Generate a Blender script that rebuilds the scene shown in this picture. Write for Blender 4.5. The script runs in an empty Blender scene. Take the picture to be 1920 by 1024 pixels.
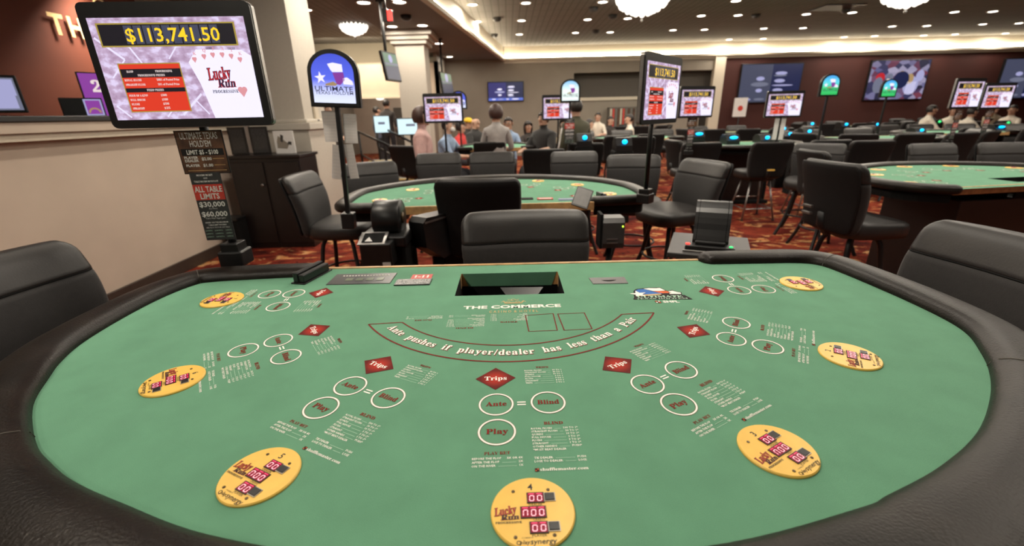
import bpy, bmesh, math, random
from mathutils import Matrix, Vector, Euler
random.seed(7)
PI = math.pi
SC = bpy.context.scene
COL = SC.collection

# ------------------------------------------------------------------ camera
FPX, PITCH, ROLL, EYE = 810.54, 0.350707, 0.0231965, 1.38
cam_d = bpy.data.cameras.new('camera')
cam_d.sensor_width = 36.0
cam_d.sensor_fit = 'HORIZONTAL'
cam_d.lens = FPX / 1920 * 36.0
cam_d.clip_start = 0.02
cam_d.dof.use_dof = True
cam_d.dof.focus_distance = 0.95
cam_d.dof.aperture_fstop = 3.2
cam = bpy.data.objects.new('camera', cam_d)
COL.objects.link(cam)
_fw = Vector((0, math.cos(PITCH), -math.sin(PITCH)))
_up0 = Vector((0, math.sin(PITCH), math.cos(PITCH)))
_rt0 = Vector((1, 0, 0))
_rt = math.cos(ROLL) * _rt0 - math.sin(ROLL) * _up0
_up = math.sin(ROLL) * _rt0 + math.cos(ROLL) * _up0
cam.matrix_world = Matrix(((_rt.x, _up.x, -_fw.x, 0), (_rt.y, _up.y, -_fw.y, 0), (_rt.z, _up.z, -_fw.z, EYE), (0, 0, 0, 1)))
SC.camera = cam


def ray(px, py):
    """survey helper: direction from the eye for a point measured in the photograph"""
    return _fw + _rt * ((px - 960) / FPX) - _up * ((py - 512) / FPX)


def at_y(px, py, Y):
    d = ray(px, py)
    k = Y / d.y
    return Vector((d.x * k, Y, EYE + d.z * k))


def at_z(px, py, Z):
    d = ray(px, py)
    k = (Z - EYE) / d.z
    return Vector((d.x * k, d.y * k, Z))


# ------------------------------------------------------------------ materials
MATS = {}


def mat(name, col, rough=0.6, metal=0.0, var=0.12, vscale=30.0, bump=0.0, bscale=200.0, emit=0.0, coat=0.0, spec=0.5, ecol=None, sheen=0.0):
    m = bpy.data.materials.new(name)
    m.use_nodes = True
    nt = m.node_tree
    b = nt.nodes['Principled BSDF']
    b.inputs['Roughness'].default_value = rough
    b.inputs['Metallic'].default_value = metal
    b.inputs['Specular IOR Level'].default_value = spec
    if coat:
        b.inputs['Coat Weight'].default_value = coat
    if sheen:
        b.inputs['Sheen Weight'].default_value = sheen
    tc = nt.nodes.new('ShaderNodeTexCoord')
    nz = nt.nodes.new('ShaderNodeTexNoise')
    nz.inputs['Scale'].default_value = vscale
    nz.inputs['Detail'].default_value = 3
    nt.links.new(tc.outputs['Object'], nz.inputs['Vector'])
    rp = nt.nodes.new('ShaderNodeValToRGB')
    c0 = [max(0, c * (1 - var)) for c in col[:3]] + [1]
    c1 = [min(1, c * (1 + var)) for c in col[:3]] + [1]
    rp.color_ramp.elements[0].position = 0.3
    rp.color_ramp.elements[1].position = 0.7
    rp.color_ramp.elements[0].color = c0
    rp.color_ramp.elements[1].color = c1
    nt.links.new(nz.outputs['Fac'], rp.inputs['Fac'])
    nt.links.new(rp.outputs['Color'], b.inputs['Base Color'])
    if bump:
        n2 = nt.nodes.new('ShaderNodeTexNoise')
        n2.inputs['Scale'].default_value = bscale
        n2.inputs['Detail'].default_value = 2
        nt.links.new(tc.outputs['Object'], n2.inputs['Vector'])
        bp = nt.nodes.new('ShaderNodeBump')
        bp.inputs['Strength'].default_value = bump
        bp.inputs['Distance'].default_value = 0.002
        nt.links.new(n2.outputs['Fac'], bp.inputs['Height'])
        nt.links.new(bp.outputs['Normal'], b.inputs['Normal'])
    if emit:
        b.inputs['Emission Color'].default_value = tuple((ecol or col)[:3]) + (1,)
        b.inputs['Emission Strength'].default_value = emit
    MATS[name] = m
    return m


def ramp_emit(name, stops, coord='Generated', axis='Z', strength=1.0, kind='LINEAR', noise=None):
    """a screen or lit panel whose picture is a colour ramp (along an axis, or over a cell / noise pattern)"""
    m = bpy.data.materials.new(name)
    m.use_nodes = True
    nt = m.node_tree
    b = nt.nodes['Principled BSDF']
    b.inputs['Roughness'].default_value = 0.25
    tc = nt.nodes.new('ShaderNodeTexCoord')
    rp = nt.nodes.new('ShaderNodeValToRGB')
    els = rp.color_ramp.elements
    while len(els) < len(stops):
        els.new(0.5)
    for e, (p, c) in zip(els, stops):
        e.position = p
        e.color = tuple(c) + (1,)
    if noise == 'voronoi':
        v = nt.nodes.new('ShaderNodeTexVoronoi')
        v.inputs['Scale'].default_value = 7
        nt.links.new(tc.outputs[coord], v.inputs['Vector'])
        sp = nt.nodes.new('ShaderNodeSeparateColor')
        nt.links.new(v.outputs['Color'], sp.inputs['Color'])
        nt.links.new(sp.outputs['Red'], rp.inputs['Fac'])
        rp.color_ramp.interpolation = 'LINEAR'
    elif noise == 'wave':
        w = nt.nodes.new('ShaderNodeTexNoise')
        w.inputs['Scale'].default_value = 14
        w.inputs['Detail'].default_value = 4
        nt.links.new(tc.outputs[coord], w.inputs['Vector'])
        nt.links.new(w.outputs['Fac'], rp.inputs['Fac'])
    else:
        s = nt.nodes.new('ShaderNodeSeparateXYZ')
        nt.links.new(tc.outputs[coord], s.inputs['Vector'])
        nt.links.new(s.outputs[axis], rp.inputs['Fac'])
    nt.links.new(rp.outputs['Color'], b.inputs['Emission Color'])
    b.inputs['Base Color'].default_value = (0.02, 0.02, 0.02, 1)
    b.inputs['Emission Strength'].default_value = strength
    MATS[name] = m
    return m


M = MATS
# table
mat('felt', (0.122, 0.300, 0.187), 0.95, var=0.06, vscale=14, bump=0.35, bscale=900, spec=0.12, sheen=0.10)
mat('rail_leather', (0.0105, 0.0078, 0.0062), 0.38, var=0.5, vscale=9, bump=0.45, bscale=240, spec=0.22)
mat('stitch', (0.10, 0.09, 0.075), 0.7)
mat('light_wood', (0.52, 0.31, 0.13), 0.45, var=0.22, vscale=25)
mat('dark_wood', (0.0075, 0.0032, 0.0028), 0.45, var=0.3, vscale=12)
mat('cabinet_wood', (0.0075, 0.0045, 0.0042), 0.4, var=0.3, vscale=12)
mat('black_plastic', (0.008, 0.008, 0.0085), 0.36, var=0.2)
mat('black_metal', (0.010, 0.010, 0.010), 0.42, metal=0.3)
mat('matte_black', (0.005, 0.005, 0.005), 0.8, spec=0.2)
mat('grey_plastic', (0.045, 0.043, 0.042), 0.42)
mat('print_white', (0.90, 0.87, 0.81), 0.8, var=0.04, spec=0.2)
mat('print_mint', (0.42, 0.62, 0.48), 0.8, var=0.04, spec=0.2)
mat('print_red', (0.20, 0.016, 0.011), 0.8, var=0.25, spec=0.2)
mat('print_maroon', (0.17, 0.020, 0.016), 0.8, var=0.2, spec=0.2)
mat('print_gold', (0.58, 0.42, 0.20), 0.8, var=0.1, spec=0.2)
mat('print_blue', (0.05, 0.16, 0.48), 0.8, spec=0.2)
mat('print_black', (0.02, 0.018, 0.018), 0.8, spec=0.2)
mat('print_orange', (0.62, 0.13, 0.05), 0.8, spec=0.2)
mat('disc_yellow', (0.88, 0.55, 0.115), 0.35, var=0.05, vscale=40, spec=0.4)
mat('ink_black', (0.02, 0.018, 0.015), 0.6)
mat('ink_red', (0.42, 0.035, 0.02), 0.6)
mat('led_dark', (0.10, 0.004, 0.012), 0.25, emit=0.35, ecol=(0.5, 0.0, 0.04))
mat('led_digit', (1.0, 0.5, 0.6), 0.4, emit=0.85, ecol=(1.0, 0.40, 0.48))
mat('led_bar', (0.8, 0.03, 0.12), 0.4, emit=0.7, ecol=(0.85, 0.02, 0.12))
mat('chrome', (0.62, 0.6, 0.58), 0.22, metal=1.0)
mat('bezel', (0.50, 0.47, 0.42), 0.3, metal=0.4)
mat('tablet_glass', (0.16, 0.155, 0.15), 0.45)
mat('screw', (0.10, 0.07, 0.04), 0.35, metal=0.8)
mat('card_red', (0.55, 0.045, 0.03), 0.5)
mat('card_dark', (0.030, 0.030, 0.032), 0.4, var=0.9, vscale=160)
mat('lcd_green', (0.10, 0.13, 0.07), 0.3)
# seating
mat('vinyl', (0.0165, 0.0145, 0.0140), 0.46, var=0.2, vscale=12, bump=0.2, bscale=160)
mat('chair_fabric', (0.0098, 0.0084, 0.0084), 0.75, var=0.22, vscale=60, bump=0.4, bscale=500, sheen=0.1)
mat('chair_back_black', (0.0042, 0.0036, 0.0039), 0.7, var=0.2, spec=0.3)
mat('leg_black', (0.012, 0.012, 0.013), 0.45, metal=0.2)
mat('steel', (0.35, 0.34, 0.33), 0.35, metal=0.9)
# room
mat('wall_cream', (0.54, 0.445, 0.36), 0.8, var=0.05, vscale=3, bump=0.08, bscale=120)
mat('trim_cream', (0.60, 0.53, 0.42), 0.6, var=0.03)
mat('column_paint', (0.50, 0.455, 0.39), 0.7, var=0.03)
mat('wall_grey', (0.27, 0.235, 0.19), 0.85, var=0.05, vscale=2)
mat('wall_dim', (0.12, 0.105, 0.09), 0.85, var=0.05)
mat('wall_red', (0.145, 0.031, 0.011), 0.75, var=0.15, vscale=1.2)
mat('wall_maroon', (0.050, 0.0095, 0.006), 0.8, var=0.12, vscale=1.0)
mat('baseboard_dark', (0.045, 0.030, 0.022), 0.5)
mat('letter_gold', (0.80, 0.55, 0.25), 0.45, emit=0.10)
mat('paper', (0.72, 0.70, 0.68), 0.8, var=0.03)
mat('nosing', (0.55, 0.40, 0.14), 0.6)
mat('step_grey', (0.16, 0.15, 0.13), 0.8)
mat('lamp_lens', (1, 0.95, 0.85), 0.4, emit=9.0, ecol=(1.0, 0.93, 0.82))
mat('crystal', (1, 0.95, 0.88), 0.1, emit=1.7, ecol=(1.0, 0.92, 0.80))
mat('cove_glow', (1, 0.9, 0.7), 0.4, emit=26.0, ecol=(1.0, 0.88, 0.66))
mat('cyan_led', (0.0, 0.5, 0.9), 0.4, emit=2.6, ecol=(0.0, 0.42, 0.95))
mat('green_led', (0.05, 0.7, 0.2), 0.4, emit=1.6, ecol=(0.04, 0.65, 0.16))
mat('lime_led', (0.5, 0.9, 0.05), 0.4, emit=2.5, ecol=(0.5, 0.9, 0.05))
mat('red_led', (0.9, 0.05, 0.04), 0.4, emit=2.5, ecol=(0.95, 0.04, 0.03))
mat('violet_led', (0.25, 0.2, 1.0), 0.4, emit=2.5, ecol=(0.22, 0.18, 1.0))
# screen colours (emitters)
def glow(name, c, s=1.0):
    return mat(name, tuple(x * 0.05 for x in c), 0.3, emit=s, ecol=c)
ramp_emit('scr_lilac', [(0.3, (0.33, 0.20, 0.32)), (0.5, (0.52, 0.38, 0.55)), (0.62, (0.72, 0.62, 0.86))], noise='wave', strength=1.0)
glow('scr_white', (0.80, 0.74, 1.0), 0.98)
glow('scr_card', (0.86, 0.82, 1.0), 1.0)
glow('scr_dark', (0.012, 0.010, 0.014), 1.0)
glow('scr_gold', (0.45, 0.33, 0.06), 0.8)
glow('scr_yellow', (1.0, 0.62, 0.02), 1.05)
glow('scr_red', (0.72, 0.045, 0.02), 0.95)
glow('scr_crimson', (0.55, 0.02, 0.03), 0.8)
glow('scr_ink', (0.02, 0.02, 0.05), 1.0)
glow('scr_pink', (0.85, 0.36, 0.40), 0.8)
glow('scr_pale', (0.95, 0.80, 0.78), 0.8)
glow('scr_navy', (0.012, 0.016, 0.06), 1.0)
glow('scr_slate', (0.055, 0.060, 0.10), 1.0)
glow('scr_indigo', (0.028, 0.026, 0.14), 1.0)
glow('scr_text', (0.42, 0.42, 0.70), 0.8)
glow('scr_text_dim', (0.16, 0.17, 0.24), 0.9)
glow('scr_cyanwhite', (0.68, 0.90, 0.95), 1.0)
glow('scr_blue', (0.10, 0.16, 0.62), 1.0)
glow('scr_green', (0.10, 0.20, 0.13), 0.9)
glow('scr_purple', (0.26, 0.05, 0.34), 0.9)
glow('scr_tan', (0.45, 0.30, 0.14), 0.8)
ramp_emit('arch_blue', [(0.0, (0.75, 0.80, 1.0)), (0.22, (0.62, 0.66, 1.0)), (0.48, (0.10, 0.14, 0.80)), (1.0, (0.05, 0.08, 0.62))], strength=1.05)
ramp_emit('arch_green', [(0.0, (0.02, 0.45, 0.10)), (0.35, (0.05, 0.60, 0.18)), (0.65, (0.10, 0.62, 0.75)), (1.0, (0.05, 0.30, 0.75))], strength=1.1)
ramp_emit('arch_pale', [(0.0, (0.85, 0.95, 0.95)), (0.5, (0.80, 0.95, 0.85)), (1.0, (0.20, 0.50, 0.85))], strength=1.1)
ramp_emit('scr_crowd', [(0.0, (0.015, 0.015, 0.05)), (0.35, (0.05, 0.05, 0.16)), (0.55, (0.26, 0.04, 0.07)), (0.7, (0.18, 0.16, 0.34)), (0.85, (0.55, 0.50, 0.72)), (1.0, (0.10, 0.10, 0.30))], noise='voronoi', strength=0.6)


def gradient_diamond():
    m = mat('print_diamond', (0.2, 0.02, 0.02), 0.8, spec=0.2)
    nt = m.node_tree
    b = nt.nodes['Principled BSDF']
    tc = nt.nodes.new('ShaderNodeTexCoord')
    mp = nt.nodes.new('ShaderNodeMapping')
    mp.inputs['Location'].default_value = (-1.0, -1.0, 0)
    mp.inputs['Scale'].default_value = (2.0, 2.0, 0.0)
    g = nt.nodes.new('ShaderNodeTexGradient')
    g.gradient_type = 'SPHERICAL'
    r = nt.nodes.new('ShaderNodeValToRGB')
    r.color_ramp.elements[0].position = 0.25
    r.color_ramp.elements[0].color = (0.12, 0.012, 0.010, 1)
    r.color_ramp.elements[1].position = 0.95
    r.color_ramp.elements[1].color = (0.50, 0.035, 0.02, 1)
    nt.links.new(tc.outputs['Generated'], mp.inputs['Vector'])
    nt.links.new(mp.outputs['Vector'], g.inputs['Vector'])
    nt.links.new(g.outputs['Fac'], r.inputs['Fac'])
    nt.links.new(r.outputs['Color'], b.inputs['Base Color'])


gradient_diamond()


def carpet_material():
    m = mat('carpet', (0.2, 0.03, 0.02), 0.95, spec=0.1)
    nt = m.node_tree
    b = nt.nodes['Principled BSDF']
    tc = nt.nodes.new('ShaderNodeTexCoord')
    mp = nt.nodes.new('ShaderNodeMapping')
    mp.inputs['Rotation'].default_value = (0, 0, 0.5)
    mp.inputs['Scale'].default_value = (1.0, 1.5, 1.0)
    nt.links.new(tc.outputs['Object'], mp.inputs['Vector'])

    def noise(sc, det, dist):
        n = nt.nodes.new('ShaderNodeTexNoise')
        n.inputs['Scale'].default_value = sc
        n.inputs['Detail'].default_value = det
        n.inputs['Distortion'].default_value = dist
        nt.links.new(mp.outputs['Vector'], n.inputs['Vector'])
        return n

    def ramp(src, stops):
        r = nt.nodes.new('ShaderNodeValToRGB')
        els = r.color_ramp.elements
        while len(els) < len(stops):
            els.new(0.5)
        for e, (p, c) in zip(els, stops):
            e.position = p
            e.color = (c, c, c, 1) if not isinstance(c, tuple) else c + (1,)
        nt.links.new(src, r.inputs['Fac'])
        return r
    base = ramp(noise(1.9, 4, 1.5).outputs['Fac'], [(0.30, (0.040, 0.006, 0.005)), (0.44, (0.125, 0.016, 0.010)), (0.56, (0.22, 0.034, 0.016)), (0.72, (0.085, 0.012, 0.008))])
    gold = ramp(noise(2.5, 4, 2.0).outputs['Fac'], [(0.555, 0.0), (0.61, 0.9)])
    goldc = ramp(noise(9.0, 4, 1.0).outputs['Fac'], [(0.35, (0.42, 0.12, 0.03)), (0.6, (0.58, 0.34, 0.15))])
    mx = nt.nodes.new('ShaderNodeMix')
    mx.data_type = 'RGBA'
    nt.links.new(gold.outputs['Color'], mx.inputs[0])
    nt.links.new(base.outputs['Color'], mx.inputs[6])
    nt.links.new(goldc.outputs['Color'], mx.inputs[7])
    drk = ramp(noise(4.5, 3, 3.0).outputs['Fac'], [(0.60, 0.0), (0.66, 0.85)])
    m2 = nt.nodes.new('ShaderNodeMix')
    m2.data_type = 'RGBA'
    nt.links.new(drk.outputs['Color'], m2.inputs[0])
    nt.links.new(mx.outputs[2], m2.inputs[6])
    m2.inputs[7].default_value = (0.03, 0.007, 0.006, 1)
    nt.links.new(m2.outputs[2], b.inputs['Base Color'])


carpet_material()


def ceiling_material():
    m = mat('ceiling_tile', (0.30, 0.27, 0.235), 0.9)
    nt = m.node_tree
    b = nt.nodes['Principled BSDF']
    tc = nt.nodes.new('ShaderNodeTexCoord')
    w = nt.nodes.new('ShaderNodeTexBrick')
    w.inputs['Scale'].default_value = 1.0
    w.inputs['Brick Width'].default_value = 0.6
    w.inputs['Row Height'].default_value = 0.15
    w.inputs['Mortar Size'].default_value = 0.012
    w.offset = 0
    w.inputs['Color1'].default_value = (0.20, 0.190, 0.178, 1)
    w.inputs['Color2'].default_value = (0.215, 0.205, 0.190, 1)
    w.inputs['Mortar'].default_value = (0.13, 0.12, 0.11, 1)
    mp = nt.nodes.new('ShaderNodeMapping')
    mp.inputs['Rotation'].default_value = (0, 0, PI / 2)
    nt.links.new(tc.outputs['Object'], mp.inputs['Vector'])
    nt.links.new(mp.outputs['Vector'], w.inputs['Vector'])
    nt.links.new(w.outputs['Color'], b.inputs['Base Color'])


ceiling_material()
mat('soffit_paint', (0.17, 0.155, 0.145), 0.85, var=0.04, vscale=2)

# ------------------------------------------------------------------ mesh builder
_TXT = {}


def text_data(body, style, bold, res=2):
    key = (body, style, bold, res)
    if key in _TXT:
        return _TXT[key]
    s = body
    if style == 'serif':
        o = ''
        for ch in body:
            if 'A' <= ch <= 'Z':
                o += chr(0x1D400 + ord(ch) - 65)
            elif 'a' <= ch <= 'z':
                o += chr(0x1D41A + ord(ch) - 97)
            elif '0' <= ch <= '9':
                o += chr(0x1D7CE + ord(ch) - 48)
            else:
                o += ch
        s = o
    cu = bpy.data.curves.new('text', 'FONT')
    cu.body = s
    cu.resolution_u = res
    cu.offset = bold
    ob = bpy.data.objects.new('text', cu)
    COL.objects.link(ob)
    dg = bpy.context.evaluated_depsgraph_get()
    me = bpy.data.meshes.new_from_object(ob.evaluated_get(dg))
    vs = [(v.co.x, v.co.y) for v in me.vertices]
    fs = [tuple(p.vertices) for p in me.polygons]
    bpy.data.objects.remove(ob)
    bpy.data.curves.remove(cu)
    bpy.data.meshes.remove(me)
    if not vs:
        vs, fs = [(0, 0)], []
    x0 = min(v[0] for v in vs); x1 = max(v[0] for v in vs)
    _TXT[key] = (vs, fs, x0, x1)
    return _TXT[key]


class MB:
    def __init__(self):
        self.v = []; self.f = []; self.mi = []; self.sm = []
        self.mats = []
        self.M = Matrix.Identity(4)

    def _m(self, name):
        if name not in self.mats:
            self.mats.append(name)
        return self.mats.index(name)

    def add(self, vs, fs, m, smooth=False):
        b = len(self.v)
        self.v += [tuple(self.M @ Vector(p)) for p in vs]
        k = self._m(m)
        for f in fs:
            self.f.append(tuple(b + i for i in f)); self.mi.append(k); self.sm.append(smooth)

    def bmesh(self, bm, m, smooth=False):
        bm.verts.ensure_lookup_table(); bm.verts.index_update()
        self.add([v.co.copy() for v in bm.verts], [[v.index for v in f.verts] for f in bm.faces], m, smooth)
        bm.free()

    def box(self, x0, x1, y0, y1, z0, z1, m, r=0.0, seg=2):
        bm = bmesh.new()
        bmesh.ops.create_cube(bm, size=1)
        for v in bm.verts:
            v.co = ((x0 + x1) / 2 + v.co.x * (x1 - x0), (y0 + y1) / 2 + v.co.y * (y1 - y0), (z0 + z1) / 2 + v.co.z * (z1 - z0))
        if r:
            bmesh.ops.bevel(bm, geom=list(bm.edges), offset=r, segments=seg, affect='EDGES', profile=0.5)
        self.bmesh(bm, m, bool(r) and seg > 2)

    def prism(self, pts, z0, z1, m, r=0.0):
        n = len(pts)
        bm = bmesh.new()
        a = [bm.verts.new((p[0], p[1], z0)) for p in pts]
        b = [bm.verts.new((p[0], p[1], z1)) for p in pts]
        bm.faces.new(a[::-1]); bm.faces.new(b)
        for i in range(n):
            j = (i + 1) % n
            bm.faces.new((a[i], a[j], b[j], b[i]))
        bmesh.ops.recalc_face_normals(bm, faces=bm.faces)
        if r:
            bmesh.ops.bevel(bm, geom=[e for e in bm.edges if abs(e.verts[0].co.z - e.verts[1].co.z) < 1e-6], offset=r, segments=2, affect='EDGES')
        self.bmesh(bm, m)

    def poly(self, pts, z, m):
        self.add([(p[0], p[1], z) for p in pts], [tuple(range(len(pts)))], m)

    def ring(self, cx, cy, r0, r1, z, m, n=40, a0=0, a1=2 * PI):
        vs = []; fs = []
        closed = abs(a1 - a0 - 2 * PI) < 1e-6
        k = n if closed else n + 1
        for i in range(k):
            a = a0 + (a1 - a0) * i / n
            vs += [(cx + r0 * math.cos(a), cy + r0 * math.sin(a), z), (cx + r1 * math.cos(a), cy + r1 * math.sin(a), z)]
        for i in range(n):
            j = (i + 1) % k
            fs.append((2 * i, 2 * i + 1, 2 * j + 1, 2 * j))
        self.add(vs, fs, m)

    def disc(self, cx, cy, r, z, m, n=24):
        self.poly([(cx + r * math.cos(2 * PI * i / n), cy + r * math.sin(2 * PI * i / n)) for i in range(n)], z, m)

    def lathe(self, prof, m, c=(0, 0, 0), n=24, smooth=True):
        vs = []; fs = []
        for (r, z) in prof:
            for i in range(n):
                a = 2 * PI * i / n
                vs.append((c[0] + r * math.cos(a), c[1] + r * math.sin(a), c[2] + z))
        for k in range(len(prof) - 1):
            for i in range(n):
                j = (i + 1) % n
                fs.append((k * n + i, k * n + j, (k + 1) * n + j, (k + 1) * n + i))
        fs.append(tuple(range(n))[::-1])
        fs.append(tuple((len(prof) - 1) * n + i for i in range(n)))
        self.add(vs, fs, m, smooth)

    def tube(self, pts, r, m, n=8, closed=False, smooth=True):
        pts = [Vector(p) for p in pts]
        N = len(pts)
        rad = r if isinstance(r, (list, tuple)) else [r] * N
        vs = []; fs = []
        prev = None
        for i, p in enumerate(pts):
            if closed:
                t = pts[(i + 1) % N] - pts[i - 1]
            else:
                t = pts[min(i + 1, N - 1)] - pts[max(i - 1, 0)]
            t.normalize()
            if prev is None:
                u = t.cross(Vector((0, 0, 1)) if abs(t.z) < 0.9 else Vector((1, 0, 0)))
            else:
                u = prev - t * prev.dot(t)
            u.normalize(); prev = u
            w = t.cross(u)
            for k in range(n):
                a = 2 * PI * k / n
                vs.append(p + (u * math.cos(a) + w * math.sin(a)) * rad[i])
        for i in range(N if closed else N - 1):
            j = (i + 1) % N
            for k in range(n):
                l = (k + 1) % n
                fs.append((i * n + k, i * n + l, j * n + l, j * n + k))
        if not closed:
            fs.append(tuple(range(n))[::-1]); fs.append(tuple((N - 1) * n + k for k in range(n)))
        self.add(vs, fs, m, smooth)

    def loft(self, loops, m, smooth=True, cap=True):
        n = len(loops[0])
        vs = [p for l in loops for p in l]
        fs = []
        for i in range(len(loops) - 1):
            for k in range(n):
                l = (k + 1) % n
                fs.append((i * n + k, i * n + l, (i + 1) * n + l, (i + 1) * n + k))
        if cap:
            fs.append(tuple(range(n))[::-1]); fs.append(tuple((len(loops) - 1) * n + k for k in range(n)))
        self.add(vs, fs, m, smooth)

    def ball(self, c, r, m, n=12):
        rx, ry, rz = r if isinstance(r, (tuple, list)) else (r, r, r)
        bm = bmesh.new()
        bmesh.ops.create_uvsphere(bm, u_segments=n, v_segments=max(6, n * 2 // 3), radius=1)
        for v in bm.verts:
            v.co = (c[0] + v.co.x * rx, c[1] + v.co.y * ry, c[2] + v.co.z * rz)
        self.bmesh(bm, m, True)

    def text(self, body, x, y, h, m, z=0.0, style='sans', bold=0.0, align='C', width=None, xs=1.0, rot=0.0, shear=0.0, res=2):
        """lettering: h is the height of a capital"""
        vs, fs, x0, x1 = text_data(body, style, bold, res)
        s = h / 0.70
        sx = s * xs
        if width is not None and x1 > x0:
            sx = width / (x1 - x0)
        off = {'C': (x0 + x1) / 2, 'L': x0, 'R': x1}[align]
        ca, sa = math.cos(rot), math.sin(rot)
        out = []
        for (a, b) in vs:
            u = (a - off) * sx; w = b * s - h / 2
            u += shear * w
            out.append((x + u * ca - w * sa, y + u * sa + w * ca, z))
        self.add(out, fs, m)

    def build(self, name, parent=None, loc=None, rot=None):
        me = bpy.data.meshes.new(name)
        me.from_pydata(self.v, [], self.f)
        for nm in self.mats:
            me.materials.append(MATS[nm])
        me.polygons.foreach_set('material_index', self.mi)
        me.polygons.foreach_set('use_smooth', self.sm)
        me.update()
        o = bpy.data.objects.new(name, me)
        COL.objects.link(o)
        if parent is not None:
            o.parent = parent
        if loc is not None:
            o.location = loc
        if rot is not None:
            o.rotation_euler = rot
        return o


def upright():
    """drawing frame whose x,y lie in a vertical plane facing -Y"""
    return Matrix(((1, 0, 0, 0), (0, 0, -1, 0), (0, 1, 0, 0), (0, 0, 0, 1)))


def tag(o, label, cat, group=None, kind=None):
    o['label'] = label
    o['category'] = cat
    if group:
        o['group'] = group
    elif 'group' in o:
        del o['group']
    if kind:
        o['kind'] = kind
    return o


def thing(name, label, cat, loc=(0, 0, 0), rz=0.0, group=None):
    o = bpy.data.objects.new(name, None)
    o.empty_display_size = 0.1
    COL.objects.link(o)
    o.location = loc
    o.rotation_euler = (0, 0, rz)
    return tag(o, label, cat, group)


KIDS = {}


def copy_tree(o, parent=None, skip=()):
    c = o.copy()
    COL.objects.link(c)
    if parent is not None:
        c.parent = parent
    for ch in list(o.children):
        if ch.name.split('.')[0] in skip:
            continue
        copy_tree(ch, c, skip)
    return c


def struct(name, mb):
    o = mb.build(name)
    o['kind'] = 'structure'
    return o


def sup(a, b, e, n):
    """superellipse loop"""
    out = []
    for i in range(n):
        t = 2 * PI * i / n
        c, s = math.cos(t), math.sin(t)
        out.append((a * math.copysign(abs(c) ** (2 / e), c), b * math.copysign(abs(s) ** (2 / e), s)))
    return out
# ------------------------------------------------------------------ gaming table
OX, OY = 0.0, 0.95                     # origin of the near table on the floor
FELT = 0.88


def spline(pts, per=8):
    """Catmull-Rom through points (any dimension)"""
    out = []
    n = len(pts)
    for i in range(n - 1):
        p0 = pts[max(i - 1, 0)]; p1 = pts[i]; p2 = pts[i + 1]; p3 = pts[min(i + 2, n - 1)]
        for k in range(per):
            t = k / per
            out.append(tuple(0.5 * ((2 * b) + (c - a) * t + (2 * a - 5 * b + 4 * c - d) * t * t + (-a + 3 * b - 3 * c + d) * t ** 3) for a, b, c, d in zip(p0, p1, p2, p3)))
    out.append(tuple(pts[-1]))
    return out


# inner edge of the rail (x, y) in metres from the eye, then made local to the table
RAIL_IN = [(-0.700, 1.376), (-0.86, 1.362), (-1.000, 1.345), (-1.040, 1.315), (-1.066, 1.215), (-1.068, 1.080), (-1.053, 0.949), (-1.022, 0.860), (-0.982, 0.790), (-0.916, 0.693),
           (-0.806, 0.591), (-0.729, 0.541), (-0.646, 0.497), (-0.540, 0.456), (-0.389, 0.405), (-0.19, 0.370), (0.02, 0.360), (0.25, 0.378), (0.443, 0.422),
           (0.493, 0.440), (0.610, 0.488), (0.748, 0.564), (0.868, 0.658), (0.950, 0.740), (1.005, 0.812), (1.048, 0.880), (1.068, 0.950), (1.073, 1.060), (1.068, 1.168),
           (1.056, 1.300), (1.036, 1.372), (0.98, 1.398), (0.86, 1.402), (0.700, 1.405)]
RAIL_W = [0.045, 0.048, 0.05, 0.05, 0.052, 0.052, 0.054, 0.056, 0.058, 0.062,
          0.066, 0.07, 0.074, 0.078, 0.082, 0.085, 0.085, 0.085, 0.082,
          0.08, 0.076, 0.07, 0.064, 0.060, 0.056, 0.054, 0.052, 0.052, 0.052,
          0.050, 0.050, 0.05, 0.048, 0.045]


def loc2(p):
    return (p[0] - OX, p[1] - OY)


_ri = spline([(a[0] - OX, a[1] - OY, w) for a, w in zip(RAIL_IN, RAIL_W)], 6)
# a half moon rail without the turned-in ends
_half = [(0.84, 0.52), (0.96, 0.42), (1.00, 0.30), (0.985, 0.14), (0.93, -0.02), (0.82, -0.20), (0.66, -0.37), (0.46, -0.50), (0.22, -0.58)]
_moon = spline([(-x, y, 0.055) for x, y in _half] + [(0.0, -0.607, 0.055)] + [(x, y, 0.055) for x, y in _half[::-1]], 6)


def rail_frames(_ri):
    fr = []
    N = len(_ri)
    for i, p in enumerate(_ri):
        a = _ri[max(i - 1, 0)]; b = _ri[min(i + 1, N - 1)]
        t = Vector((b[0] - a[0], b[1] - a[1], 0)).normalized()
        nrm = Vector((t.y, -t.x, 0))           # points away from the felt
        # path runs from back left, round the players' side, to back right; outward is to the right hand
        fr.append((Vector((p[0], p[1], 0)) + nrm * p[2], nrm, t, p[2]))
    return fr


RF_NEAR = rail_frames(_ri)
RF_MOON = rail_frames(_moon)


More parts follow.
